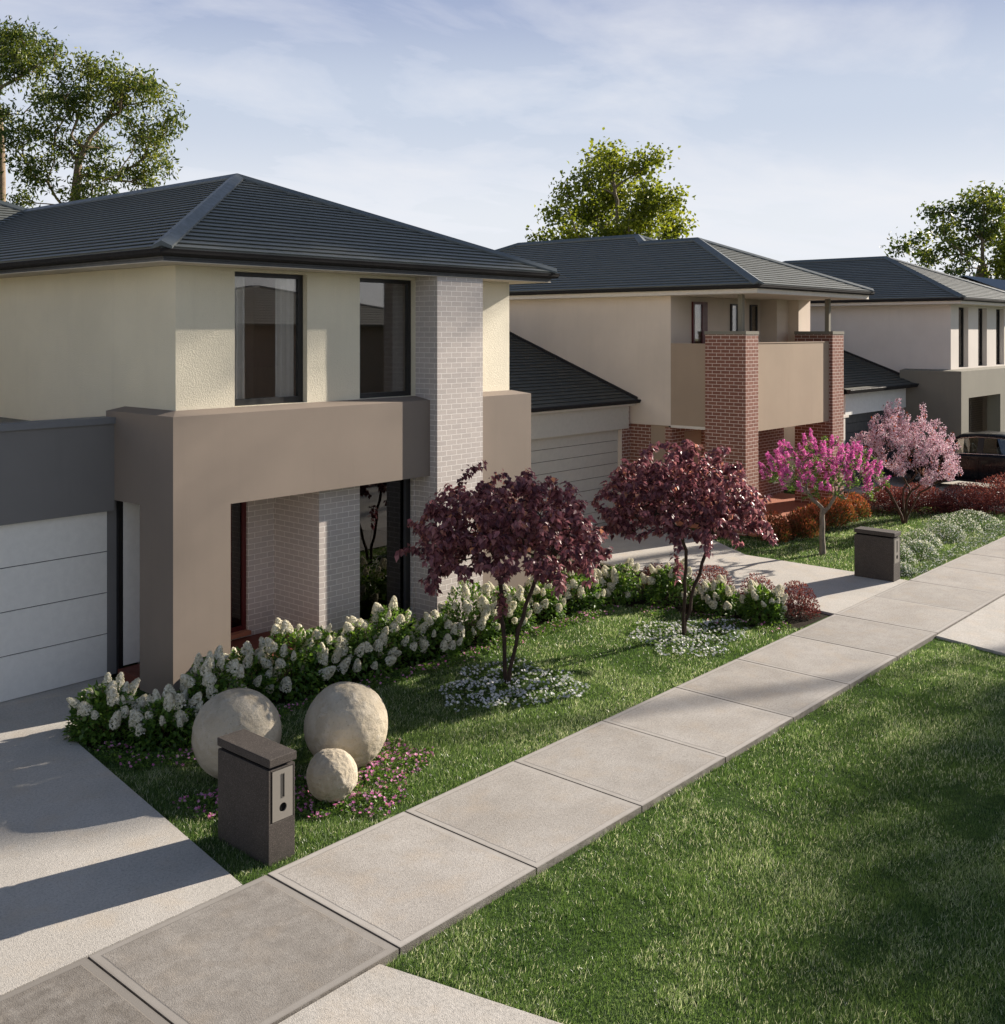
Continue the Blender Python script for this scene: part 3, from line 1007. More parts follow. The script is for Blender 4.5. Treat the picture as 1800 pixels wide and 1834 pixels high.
# ------------------------------------------------------------------ the third house
H3 = empty('house', (40, 17, 0), 'warm grey two storey house with slim upright windows, farthest of the three street fronts', 'house', 'two storey houses along the street')
m = MB()
HO3 = [(37.74, 38.72, 3.68, 5.76), (39.77, 40.72, 3.68, 5.76), (41.77, 42.72, 3.68, 5.76)]
m.wall('y', 12.6, 0.25, 36.97, 44.0, 2.9, 5.84, HO3)
m.wall('x', 36.97, 0.25, 12.851, 24, 2.9, 5.84)
m.box(43.75, 44.0, 12.851, 24, 0, 5.84)
m.box(37.221, 43.749, 23.75, 24, 0, 5.84)
m.build('upper_wall', M['warmgrey'], H3)
for a, b, c_, d_ in HO3:
    window(H3, a + 0.005, b - 0.005, c_ + 0.005, d_ - 0.005, 12.76, fw=0.07, frame='gutter', room='room', rd=2.0)
p = MB()
p.wall('y', 12.1, 0.45, 36.5, 44.6, -0.1, 3.60, [(37.22, 40.6, -0.1, 2.69)])
p.box(36.5, 36.969, 12.551, 14.15, -0.1, 3.60)
p.poly([(36.5, 12.1, 3.60), (44.6, 12.1, 3.60), (44.6, 12.6, 3.64), (36.97, 12.6, 3.64)])
p.poly([(36.5, 14.15, 3.60), (36.5, 12.1, 3.60), (36.97, 12.6, 3.64), (36.97, 14.15, 3.64)])
p.build('portal', M['stonegrey'], H3)
m = MB()
m.wall('y', 13.7, 0.2, 36.97, 44.0, 0.0, 2.899, [(38.6, 39.3, 0.1, 2.8), (40.1, 42.4, 0.1, 2.8)])
m.build('brick_wall', M['brick_grey'], H3)
MB().box(38.605, 39.295, 13.75, 13.8, 0.1, 2.795).build('front_door', M['black'], H3)
MB().box(40.105, 42.395, 13.75, 13.8, 0.1, 2.795).build('side_panel', M['dark_door'], H3)
MB().box(37.0, 43.9, 12.56, 13.699, 2.75, 2.8).build('porch_ceiling', M['soffit_w'], H3)
MB().box(37.0, 43.9, 12.2, 13.699, -0.1, 0.06).build('porch_floor', M['kerb'], H3)
hip_roof(H3, 36.34, 44.6, 12.0, 24.6, 6.05, 7.74, 16.2, 20.4)
eaves(H3, 36.34, 44.6, 12.0, 24.6, 6.05, 5.842, (36.97, 44.0, 12.6, 24.0), 'soffit_w', 'soffit_w')
g = MB()
g.wall('y', 14.0, 0.2, 31.3, 36.499, 0.0, 3.26, [(31.75, 36.3, 0.0, 2.33)])
g.box(31.3, 31.5, 14.201, 22, 0, 3.05)
g.build('garage_wall', M['warmgrey'], H3)
MB().box(31.6, 36.48, 13.93, 13.999, 2.335, 3.0).build('lintel', M['white_door'], H3)
MB().box(31.0, 36.49, 13.8, 13.929, 3.0, 3.13).build('fascia', M['gutter'], H3)
sectional(H3, 31.76, 36.29, 14.08, 0.01, 2.325, 8, 'dark_door')
r = MB()
tile_plane(r, (31.0, 13.62, 3.14), (36.95, 13.62, 3.14), (36.95, 20.5, 5.75), (31.0, 20.5, 5.75))
rg = r.build('garage_roof', M['tile_olive'], H3)
c = MB()
c.extrude([Vector((0, 0, 0.0)), Vector((0.07, 0, 0.0)), Vector((0.07, 0, 0.075)), Vector((0, 0, 0.075))], (36.885, 13.62, 3.15), (36.885, 20.5, 5.76))
c.build('flashing', M['gutter'], rg)
c = MB()
c.extrude([Vector((0, -0.02, -0.12)), Vector((0, -0.10, -0.12)), Vector((0, -0.15, -0.02)), Vector((0, -0.14, 0.0)), Vector((0, -0.02, 0))], (31.0, 13.64, 3.16), (36.95, 13.64, 3.16))
c.build('gutter', M['gutter'], rg)

# far house: only its blue grey gable shows over the third roof
H4 = empty('house', (72, 22, 0), 'distant house of which only a blue grey metal gable roof shows', 'house')
m = MB()
m.box(67.6, 84, 18.0, 26.2, -0.1, 6.3)
m.build('wall', M['warmgrey'], H4)
m = MB()
nr = 60
for s in (-1, 1):
    for i in range(nr):
        xa = 67.0 + 17.5 * i / nr; xb = 67.0 + 17.5 * (i + 1) / nr; xm_ = (xa + xb) / 2
        e = lambda x, dz: [(x, 22.1 + s * 4.7, 6.42 + dz), (x, 22.1, 8.32 + dz)]
        a0, a1 = e(xa, 0), e(xa + 0.06, 0.04)
        b0, b1 = e(xa + 0.12, 0), e(xb, 0)
        m.poly([a0[0], a1[0], a1[1], a0[1]]); m.poly([a1[0], b0[0], b0[1], a1[1]]); m.poly([b0[0], b1[0], b1[1], b0[1]])
rf = m.build('roof', M['bluemetal'], H4)
m = MB()
m.poly([(67.35, 17.6, 6.35), (67.35, 26.6, 6.35), (67.35, 22.1, 8.22)])
m.build('gable', M['void'], H4)
m = MB()
m.box(67.22, 67.24, 17.7, 26.5, 6.36, 6.4)
for i in range(26):
    y = 17.9 + i * 0.33
    zt = 8.2 - abs(y - 22.1) * 0.415
    m.box(67.22, 67.34, y, y + 0.14, 6.4, max(6.42, zt))
m.build('gable_slats', M['white_door'], H4)

H6 = empty('house', (-5, 20, 0), 'unseen cream house added left of the near driveway to bounce sunlight onto the near house', 'house')  # out of view; its sunlit wall is added to brighten the near side wall
m = MB()
m.box(-9, -1.3, 16.6, 32, -0.1, 5.9)
m.build('wall', M['cream'], H6)
hip_roof(H6, -9.6, -0.75, 16.0, 32.6, 5.92, 7.9, 20.4, 28.2, gauge=0.38)

# house across the street (seen only mirrored in the window panes)
H5 = empty('house', (35, -22, 0), 'two storey taupe house across the road, mirrored in the upper panes', 'house')
m = MB().box(24, 46, -28, -18, -0.1, 5.3)
m.box(30, 36, -17.999, -16.5, -0.1, 3.2)
m.build('wall', M['taupe'], H5)
hip_roof(H5, 23.2, 46.8, -28.8, -17.2, 5.3, 7.4, -23.4, -22.6, gauge=0.38)


# ------------------------------------------------------------------ letterboxes
FR = 1914.0
FW = Vector((math.cos(YAW), math.sin(YAW), 0)); RT = Vector((math.sin(YAW), -math.cos(YAW), 0))


def at(px, py, d):
    """world point that stands d metres away along the view axis at a pixel of the 1800 px photograph"""
    return FW * d + RT * ((px - 900) / FR * d) + Vector((0, 0, 4.9 + (594.9 - py) / FR * d))


def gp(px, py, z=0.0):
    return at(px, py, FR * (4.9 - z) / (py - 594.9))


def letterbox(x, y, w, dpt, label):
    r = empty('letterbox', (x + w / 2, y + dpt / 2, -0.04), label, 'letterbox', 'letterboxes beside the footpath')
    b = MB()
    b.box(x, x + w, y + 0.02, y + dpt, -0.05, 0.845)
    b.box(x, x + w, y, y + 0.019, -0.05, 0.345)
    b.box(x, x + 0.02, y, y + 0.019, 0.345, 0.845)
    b.box(x + w - 0.02, x + w, y, y + 0.019, 0.345, 0.845)
    b.box(x + 0.02, x + w - 0.02, y, y + 0.019, 0.825, 0.845)
    b.build('body', M['box'], r, bevel=0.004)
    MB().box(x + 0.03, x + w - 0.03, y + 0.03, y + dpt - 0.03, 0.845, 0.875).build('recess', M['void'], r)
    c = MB().box(x - 0.005, x + w + 0.005, y - 0.02, y + dpt + 0.005, 0.875, 0.955).build('lid', M['box'], r, bevel=0.006)
    # face plate with a real slot and a round newspaper hole
    px0, px1, pz0, pz1 = x + 0.045, x + w - 0.024, 0.352, 0.822
    cx, cz, rad = (px0 + px1) / 2 + 0.005, 0.462, 0.042
    sx0, sx1, sz0, sz1 = cx - 0.012, cx + 0.012, 0.56, 0.775
    p = MB()
    yy = y + 0.002
    def q(a, b_, c_, d_): p.poly([(a, yy, c_), (b_, yy, c_), (b_, yy, d_), (a, yy, d_)])
    q(px0, px1, sz1, pz1); q(px0, sx0, sz0, sz1); q(sx1, px1, sz0, sz1)
    hz0, hz1 = cz - 0.055, cz + 0.055
    q(px0, px1, hz1, sz0); q(px0, px1, pz0, hz0)
    ha, hb = cx - 0.055, cx + 0.055
    q(px0, ha, hz0, hz1); q(hb, px1, hz0, hz1)
    N = 32
    for i in range(N):
        a0, a1 = 2 * math.pi * i / N, 2 * math.pi * (i + 1) / N
        def sq(a):
            cc, ss = math.cos(a), math.sin(a)
            k = 0.055 / max(abs(cc), abs(ss))
            return (cx + cc * k, yy, cz + ss * k)
        def ci(a, dy=0.0): return (cx + math.cos(a) * rad, yy + dy, cz + math.sin(a) * rad)
        p.poly([sq(a0), sq(a1), ci(a1), ci(a0)])
        p.poly([ci(a0), ci(a1), ci(a1, 0.012), ci(a0, 0.012)], smooth=True)
    fpn = p.build('face_plate', M['plate'], r)
    MB().box(cx - 0.056, cx + 0.056, y + 0.0145, y + 0.0185, cz - 0.056, cz + 0.056).build('newspaper_hole', M['void'], fpn)
    s = MB()
    s.box(sx0 - 0.005, sx0, y - 0.002, y + 0.012, sz0 - 0.005, sz1 + 0.005); s.box(sx1, sx1 + 0.005, y - 0.002, y + 0.012, sz0 - 0.005, sz1 + 0.005)
    s.box(sx0, sx1, y - 0.002, y + 0.012, sz0 - 0.005, sz0); s.box(sx0, sx1, y - 0.002, y + 0.012, sz1, sz1 + 0.005)
    s.box(sx0, sx1, y + 0.0145, y + 0.0185, sz0, sz1)
    s.build('slot', M['plate_dark'], fpn)
    return r


letterbox(5.945, 8.16, 0.30, 0.82, 'dark speckled letterbox in front of the stone spheres, nearest the camera')
letterbox(20.77, 8.17, 0.33, 0.80, 'dark letterbox farther along beside the white flower mounds and second driveway')


# ------------------------------------------------------------------ stone spheres
def sphere(x, y, r, z, label):
    me = bpy.data.meshes.new('stone_sphere')
    import bmesh
    bm = bmesh.new()
    bmesh.ops.create_icosphere(bm, subdivisions=6, radius=r)
    from mathutils import noise as mn
    for v in bm.verts:
        n = v.co.normalized()
        d = 0.010 * mn.noise(n * 2.1 + Vector((x, y, 0))) + 0.006 * mn.noise(n * 7 + Vector((y, x, 3))) + 0.0025 * mn.noise(n * 21)
        v.co += n * d
    bm.to_mesh(me); bm.free()
    for p in me.polygons: p.use_smooth = True
    me.materials.append(M['stone'])
    o = bpy.data.objects.new('stone_sphere', me)
    o.location = (x, y, z)
    o.rotation_euler = (0.4 * x, 0.3, y)
    link(o)
    tag(o, label, 'sphere', 'stone spheres on the lawn')


sphere(6.91, 10.07, 0.485, 0.44, 'large pale stone sphere behind the letterbox, leftmost of the three')
sphere(7.91, 9.39, 0.475, 0.43, 'large pale stone sphere on the right, lit along its right side')
sphere(7.24, 8.83, 0.268, 0.225, 'small stone sphere leaning in front of the two big ones')


# ------------------------------------------------------------------ car on the third driveway
def car():
    X, Y0 = 34.2, 8.75
    r = empty('parked_car', (X + 0.95, Y0 + 2.35, 0), 'black sports utility car parked nose in on the far driveway', 'car')
    L = 4.75
    # side profile: t along length from tail (0) to nose (L): lower z, sill z, belt z, half width
    body = [(0.0, 0.55, 0.95, 0.70), (0.08, 0.40, 1.12, 0.84), (0.35, 0.33, 1.16, 0.93), (0.9, 0.30, 1.17, 0.96), (1.7, 0.28, 1.16, 0.965), (2.5, 0.28, 1.13, 0.96), (3.2, 0.28, 1.10, 0.955),
            (3.7, 0.30, 1.04, 0.94), (4.2, 0.34, 0.96, 0.90), (4.6, 0.42, 0.84, 0.80), (4.75, 0.52, 0.70, 0.66)]
    cx = X + 0.97
    m = MB()
    rings = []
    for t, zl, zb, w in body:
        ring = []
        prof = [(w * 0.90, zl), (w * 0.985, zl + 0.10), (w, zl + (zb - zl) * 0.40), (w * 1.0, zl + (zb - zl) * 0.62), (w * 0.985, zb - 0.10), (w * 0.955, zb - 0.01), (w * 0.90, zb + 0.008), (w * 0.45, zb + 0.03), (0, zb + 0.04)]
        for a, z in prof: ring.append((cx - a, Y0 + t, z))
        for a, z in prof[-2::-1]: ring.append((cx + a, Y0 + t, z))
        rings.append(ring)
    b = len(m.v); n = len(rings[0])
    for rg in rings: m.v += rg
    for i in range(len(rings) - 1):
        for k in range(n - 1):
            m.f.append((b + i * n + k, b + i * n + k + 1, b + (i + 1) * n + k + 1, b + (i + 1) * n + k)); m.sm.add(len(m.f) - 1)
        m.f.append((b + i * n, b + (i + 1) * n, b + (i + 1) * n + n - 1, b + i * n + n - 1))
    m.f.append(tuple(range(b, b + n))); m.f.append(tuple(range(b + (len(rings) - 1) * n + n - 1, b + (len(rings) - 1) * n - 1, -1)))
    bo = m.build('body', M['carpaint'], r)
    # cabin: roof shell on pillars, glass between
    G = [(0.25, 1.20), (0.75, 1.60), (1.5, 1.73), (2.2, 1.735), (2.75, 1.66), (3.35, 1.32), (3.62, 1.12)]
    def half(t):
        return 0.93 - 0.02 * abs(t - 2)
    def belt(t):
        return 1.17 if t < 1.7 else 1.17 - 0.035 * (t - 1.7)
    rf = MB()
    rr = []
    for t, z in G:
        hw = 0.68 + 0.2 * max(0, (1.35 - z)) 
        rr.append([(cx - hw - 0.03, Y0 + t, z - 0.07), (cx - hw, Y0 + t, z - 0.02), (cx - hw * 0.6, Y0 + t, z + 0.01), (cx, Y0 + t, z + 0.02), (cx + hw * 0.6, Y0 + t, z + 0.01), (cx + hw, Y0 + t, z - 0.02), (cx + hw + 0.03, Y0 + t, z - 0.07)])
    b = len(rf.v)
    for q in rr: rf.v += q
    for i in range(len(rr) - 1):
        front_glass = i >= 4
        for k in range(6):
            if front_glass and k in (1, 2, 3, 4): continue
            if i == 0 and k in (1, 2, 3, 4): continue
            rf.f.append((b + i * 7 + k, b + (i + 1) * 7 + k, b + (i + 1) * 7 + k + 1, b + i * 7 + k + 1)); rf.sm.add(len(rf.f) - 1)
    rs = rf.build('roof_panel', M['carpaint'], r)
    sd = rs.modifiers.new('thick', 'SOLIDIFY'); sd.thickness = 0.03
    gl = MB(); ch = MB()
    for s in (-1, 1):
        def top(t):
            for (ta, za), (tb, zb_) in zip(G, G[1:]):
                if ta <= t <= tb:
                    z = za + (zb_ - za) * (t - ta) / (tb - ta); break
            hw = 0.68 + 0.2 * max(0, (1.35 - z))
            return (cx + s * (hw + 0.025), Y0 + t, z - 0.085)
        def bot(t): return (cx + s * (half(t) - 0.03), Y0 + t, belt(t) + 0.0)
        def strip(mb, ta, tb, steps=6, off=0.0):
            for i in range(steps):
                a, c = ta + (tb - ta) * i / steps, ta + (tb - ta) * (i + 1) / steps
                p = [bot(a), bot(c), top(c), top(a)]
                if off: p = [(x + s * off, y, z) for x, y, z in p]
                mb.poly(p)
        strip(gl, 0.45, 3.55, 16)
        for (pa, pb, pn_) in ((0.27, 0.55, 2), (1.22, 1.30, 1), (1.98, 2.16, 1)):
            pil = MB(); strip(pil, pa, pb, pn_, 0.006); pil.build('window_pillar', M['black'], r)
        path = [bot(0.45 + 3.1 * i / 14) for i in range(15)]
        path = [(x + s * 0.012, y, z + 0.0) for x, y, z in path]
        tube_path(ch, path, 0.014, 6)
        path = [top(0.45 + 3.05 * i / 14) for i in range(15)]
        tube_path(ch, [(x + s * 0.01, y, z + 0.012) for x, y, z in path], 0.011, 6)
    gl.poly([rr[4][1], rr[4][5], rr[6][5], rr[6][1]])
    gl.poly([rr[0][1], rr[0][5], rr[1][5], rr[1][1]])
    gl.build('windows', M['glass_dark2'], r)
    ch.build('window_trim', M['chrome'], r)
    # cabin fittings seen through the glass
    for sx in (-0.38, 0.38):
        st = MB()
        st.box(cx + sx - 0.24, cx + sx + 0.24, Y0 + 1.62, Y0 + 2.1, 0.75, 0.95)
        st.box(cx + sx - 0.23, cx + sx + 0.23, Y0 + 1.5, Y0 + 1.66, 0.95, 1.38)
        st.box(cx + sx - 0.12, cx + sx + 0.12, Y0 + 1.5, Y0 + 1.6, 1.38, 1.55)
        st.build('seat', M['seat'], r, bevel=0.04)
    sw = MB()
    N = 20
    tube_path(sw, [(cx + 0.38 + 0.18 * math.cos(2 * math.pi * i / N), Y0 + 2.62 + 0.07 * math.sin(2 * math.pi * i / N), 1.17 + 0.17 * math.sin(2 * math.pi * i / N)) for i in range(N + 1)], 0.014, 6)
    sw.build('steering_wheel', M['seat'], r)
    MB().box(cx - 0.75, cx + 0.75, Y0 + 2.75, Y0 + 3.2, 0.9, 1.12).build('dashboard', M['rubber'], r, bevel=0.04)
    mi = MB()
    for s in (-1, 1): 
        mm = MB(); mm.box(cx + s * 1.0 - 0.10, cx + s * 1.0 + 0.10, Y0 + 2.86, Y0 + 2.98, 1.14, 1.28)
        mm.build('side_mirror', M['carpaint'], r, bevel=0.03)
    for yy in (1.10, 3.80):
        for s in (-1, 1):
            ar = MB()
            N = 28
            xc = cx + s * 0.87
            def ring(rad, dx): return [(xc + dx, Y0 + yy + rad * math.cos(2 * math.pi * i / N), 0.36 + rad * math.sin(2 * math.pi * i / N)) for i in range(N)]
            R1, R2, R3, R4 = ring(0.36, -0.11), ring(0.36, 0.11), ring(0.25, 0.115 * s), ring(0.36, 0.115 * s)
            tb = len(ar.v); ar.v += R1 + R2
            for i in range(N):
                j = (i + 1) % N
                ar.f.append((tb + i, tb + j, tb + N + j, tb + N + i)); ar.sm.add(len(ar.f) - 1)
            tb = len(ar.v); ar.v += R3 + R4
            for i in range(N):
                j = (i + 1) % N
                ar.f.append((tb + i, tb + j, tb + N + j, tb + N + i))
            wh = ar.build('wheel', M['rubber'], r)
            ri = MB()
            hub = (xc + 0.10 * s, Y0 + yy, 0.36)
            for i in range(10):
                a = 2 * math.pi * i / 10
                a0, a1, a2, a3 = a - 0.10, a + 0.10, a + 0.05, a - 0.05
                f = lambda an, q, dx=0.0: (hub[0] + dx, hub[1] + q * math.cos(an), hub[2] + q * math.sin(an))
                ri.poly([f(a - 0.5, 0.05, 0.01 * s), f(a0, 0.25), f(a1, 0.25), f(a + 0.5, 0.05, 0.01 * s)])
            ri.build('rim', M['chrome'], wh)
            wa = MB()
            tube_path(wa, [(cx + s * 0.955, Y0 + yy + 0.41 * math.cos(math.pi * i / 14), 0.36 + 0.41 * math.sin(math.pi * i / 14)) for i in range(15)], 0.025, 6)
            wa.build('wheel_arch', M['black'], r)
    dl = MB()
    for s in (-1,):
        for t in (2.07,):
            tube_path(dl, [(cx + s * 0.962, Y0 + t, 0.40), (cx + s * 0.968, Y0 + t + 0.02, 0.7), (cx + s * 0.957, Y0 + t, 1.05)], 0.004, 4)
        hd = MB(); tube_path(hd, [(cx + s * 0.97, Y0 + 2.2, 0.98), (cx + s * 0.985, Y0 + 2.25, 0.99), (cx + s * 0.985, Y0 + 2.38, 0.99), (cx + s * 0.97, Y0 + 2.43, 0.98)], 0.011, 6)
        hd.build('door_handle', M['carpaint'], r)
    dl.build('door_seam', M['void'], r)
    tube_path(sk := MB(), [(cx - 0.955, Y0 + 1.6, 0.33), (cx - 0.975, Y0 + 2.4, 0.32), (cx - 0.955, Y0 + 3.3, 0.33)], 0.035, 8)
    sk.build('side_skirt', M['rubber'], r)
    MB().box(cx - 0.8, cx + 0.8, Y0 - 0.012, Y0 + 0.05, 0.85, 0.98).build('tail_light', M['red'], r, bevel=0.01)


M['glass_dark2'] = m_glass('car_glass', (0.30, 0.34, 0.36), 0.10, 1.2)
car()


# ------------------------------------------------------------------ leaves, twigs and blades as numpy meshes
def norm(a):
    return a / np.maximum(1e-9, np.linalg.norm(a, axis=-1, keepdims=True))


LEAF = np.array([(0, 0, 0), (-0.5, 0.42, 0.14), (0, 1, -0.10), (0.5, 0.42, 0.14), (0, 0.5, -0.02)])
LEAF_F = np.array([(0, 4, 2, 1), (0, 3, 2, 4)])
PET = np.array([(0, 0, 0), (-0.4, 0.5, 0.05), (0, 1, 0), (0.4, 0.5, 0.05)])
PET_F = np.array([(0, 3, 2, 1)])


def place(T, F, P, D, N, S, W=1.0):
    """instances of template T at P with long axis D, normal near N, length S, width ratio W"""
    n = len(P)
    D = norm(D); X = norm(np.cross(D, N)); Z = np.cross(X, D)
    S = np.broadcast_to(np.asarray(S, float), (n,)); W = np.broadcast_to(np.asarray(W, float), (n,))
    V = (P[:, None] + T[None, :, 0:1] * (X * (S * W)[:, None])[:, None] + T[None, :, 1:2] * (D * S[:, None])[:, None] + T[None, :, 2:3] * (Z * S[:, None])[:, None])
    FF = (F[None] + (np.arange(n) * len(T))[:, None, None]).reshape(-1, F.shape[1])
    return V.reshape(-1, 3), FF


def leaf_obj(name, mat, P, D, N, S, W, var, parent=None, T=LEAF, F=LEAF_F, smooth=False):
    V, FF = place(T, F, P, D, N, S, W)
    return raw(name, V, FF, M[mat], parent, np.repeat(np.clip(var, 0, 1), len(T)), smooth=smooth)


def rand_dir(n):
    return norm(rng.normal(size=(n, 3)))


def grow(trunks, targets, step=0.2, alpha=0.35, curl=0.35, wob=0.02, sag=0.0):
    """joins target points to the nearest stem; returns positions, parents, number of tips beyond each node"""
    pos = []; par = []; pl = []
    for t in trunks:
        prev = -1; acc = 0.0
        for i, p in enumerate(t):
            p = np.array(p, float)
            if prev >= 0: acc += np.linalg.norm(p - pos[prev])
            pos.append(p); par.append(prev); pl.append(acc); prev = len(pos) - 1
    nt = len(pos)
    tg = np.asarray(targets, float)
    order = np.argsort(np.linalg.norm(tg - pos[nt - 1] * 0.5 - pos[0] * 0.5, axis=1))
    tips = []
    start = [len(t) // 3 for t in trunks]
    skip = set(); k0 = 0
    for t, s in zip(trunks, start):
        skip |= set(range(k0, k0 + s)); k0 += len(t)
    cap_ = nt + sum(int(np.linalg.norm(q - pos[0]) / step) + 4 for q in tg) * 2 + 10
    A = np.zeros((cap_, 3)); B = np.full(cap_, 1e9); A[:nt] = pos; B[:nt] = pl
    for i in skip: B[i] = 1e6
    n = nt
    par = par + [0] * (cap_ - nt); plen = np.zeros(cap_); plen[:nt] = pl
    for ti in order:
        t = tg[ti]
        d = np.linalg.norm(A[:n] - t, axis=1) + alpha * B[:n]
        j = int(np.argmin(d))
        a = A[j]; dist = np.linalg.norm(t - a)
        pd = norm(a - A[par[j]]) if par[j] >= 0 else np.array([0, 0, 1.0])
        k = max(1, int(dist / step))
        c = a + pd * dist * curl
        prev = j
        for s in range(1, k + 1):
            u = s / k
            q = (1 - u) ** 2 * a + 2 * u * (1 - u) * c + u * u * t
            if s < k: q = q + rng.normal(size=3) * wob * min(1, dist)
            q[2] -= sag * math.sin(math.pi * u) * dist
            A[n] = q; par[n] = prev
            plen[n] = plen[prev] + np.linalg.norm(q - A[prev]); B[n] = plen[n]
            prev = n; n += 1
        tips.append(prev)
    cnt = np.zeros(n)
    for t in tips: cnt[t] += 1
    for i in range(n - 1, 0, -1):
        if par[i] >= 0 and par[i] < i: cnt[par[i]] += cnt[i]
    return A[:n], np.array(par[:n]), np.maximum(cnt, 1), np.array(tips)


def wood(name, mat, A, par, rad, parent=None, sides=6):
    e = np.where(par >= 0)[0]
    p0, p1 = A[par[e]], A[e]
    r0, r1 = rad[par[e]], rad[e]
    r0 = np.minimum(r0, r1 * 1.8 + 0.002)
    d = norm(p1 - p0)
    ref = np.where(np.abs(d[:, 2:3]) > 0.9, np.array([[1.0, 0, 0]]), np.array([[0, 0, 1.0]]))
    u = norm(np.cross(d, ref)); w = np.cross(d, u)
    an = np.linspace(0, 2 * math.pi, sides, endpoint=False)
    ring = u[:, None] * np.cos(an)[None, :, None] + w[:, None] * np.sin(an)[None, :, None]
    p1 = p1 + d * r1[:, None] * 0.3
    V = np.concatenate([p0[:, None] + ring * r0[:, None, None], p1[:, None] + ring * r1[:, None, None]], 1)
    m = len(e)
    i = np.arange(sides); j = (i + 1) % sides
    f = np.stack([i, j, sides + j, sides + i], 1)
    F = (f[None] + (np.arange(m) * 2 * sides)[:, None, None]).reshape(-1, 4)
    return raw(name, V.reshape(-1, 3), F, M[mat], parent, smooth=True)


def along(A, par, mask, spacing):
    """points spread along the edges in mask, with the edge direction"""
    e = np.where(mask & (par >= 0))[0]
    P, D = [], []
    for i in e:
        a, b = A[par[i]], A[i]
        L = np.linalg.norm(b - a)
        k = max(1, int(round(L / spacing + rng.random() - 0.5)))
        for s in range(k):
            P.append(a + (b - a) * ((s + rng.random()) / k)); D.append((b - a) / max(L, 1e-6))
    return np.array(P), np.array(D)


def lump(dirs, seed, amp):
    """smooth lumpy radius factor for directions"""
    r_ = np.random.default_rng(seed)
    out = np.ones(len(dirs))
    for _ in range(9):
        c = norm(r_.normal(size=3)); s = r_.uniform(-1, 1)
        out += amp * s * np.exp(-((1 - dirs @ c) / 0.18))
    return out


# ------------------------------------------------------------------ the two plum coloured trees
def plum_tree(x, y, H, cr, cz, rz, seed, label, lean=0.0):
    global rng
    rng = np.random.default_rng(seed)
    r = empty('purple_leaf_tree', (x, y, -0.03), label, 'tree', 'small trees on the front lawns')
    trunks = []
    for s in range(3):
        a = 2.1 * s + seed
        sp = (0.22 + 0.1 * s) * (1 if s else 0.4)
        pts = [(x + 0.03 * math.cos(a), y + 0.03 * math.sin(a), -0.06)]
        for i in range(1, 8):
            u = i / 7
            pts.append((x + math.cos(a) * (0.03 + sp * u ** 1.3) + rng.normal() * 0.012, y + math.sin(a) * (0.03 + sp * u ** 1.3) + rng.normal() * 0.012, 1.30 * u))
        trunks.append(pts)
    n = 700
    d = rand_dir(n); d[:, 2] = np.abs(d[:, 2]) * 1.1 - 0.42
    d = norm(d)
    rad = rng.random(n) ** 0.36 * lump(d, seed + 5, 0.20)
    T = np.array([x, y, cz]) + d * rad[:, None] * np.array([cr, cr, rz])
    T = T[T[:, 2] > 0.85]
    # upright leading shoots and a few drooping side sprays give the crown its ragged edge
    sh = []
    for i in range(26):
        a = rng.random() * 6.28; q = rng.random() ** 0.6 * cr * 0.85
        sh.append((x + math.cos(a) * q, y + math.sin(a) * q, cz + rz * math.sqrt(max(0, 1 - (q / cr) ** 2)) * (0.95 + 0.28 * rng.random())))
    for i in range(26):
        a = rng.random() * 6.28; q = cr * (0.95 + 0.16 * rng.random())
        sh.append((x + math.cos(a) * q, y + math.sin(a) * q, cz - rz * (-0.25 + 0.8 * rng.random())))
    T = np.concatenate([T, np.array(sh)])
    A, par, cnt, tips = grow(trunks, T, 0.12, 0.22, 0.45, 0.035, -0.06)
    rad = np.minimum(0.0020 * cnt ** 0.50, 0.030)
    wood('trunk', 'bark_dark', A, par, rad, r)
    P, D = along(A, par, cnt <= 8, 0.0085)
    k = P[:, 2] > 0.9
    P, D = P[k] + rng.normal(size=(int(k.sum()), 3)) * 0.025, D[k]
    n = len(P)
    side = norm(np.cross(D, np.array([[0, 0, 1.0]])) + 1e-3) * np.where(np.arange(n) % 2 == 0, 1, -1)[:, None]
    dirv = norm(D * 0.35 + side * 0.7 + rng.normal(size=(n, 3)) * 0.25 + np.array([0, 0, -0.75]))
    nn = norm(rng.normal(size=(n, 3)) * 0.5 + np.array([0, 0, 1.0]) + D * 0.3)
    inner = np.linalg.norm((P - np.array([x, y, cz])) / np.array([cr, cr, rz]), axis=1)
    var = rng.random(n) * 0.62
    hi = rng.random(n) < 0.05 * (P[:, 2] > cz)
    var[hi] = 0.75 + 0.25 * rng.random(hi.sum())
    leaf_obj('foliage', 'plum', P, dirv, nn, rng.uniform(0.066, 0.125, n), 0.64, var, r)
    return n


print('plum', plum_tree(11.22, 9.88, 2.95, 1.38, 2.02, 0.90, 3, 'nearer purple leaved tree on the lawn, beside the stone spheres'))
print('plum', plum_tree(14.94, 9.32, 3.2, 1.36, 2.05, 0.95, 8, 'farther purple leaved tree, in front of the cream garage door'))


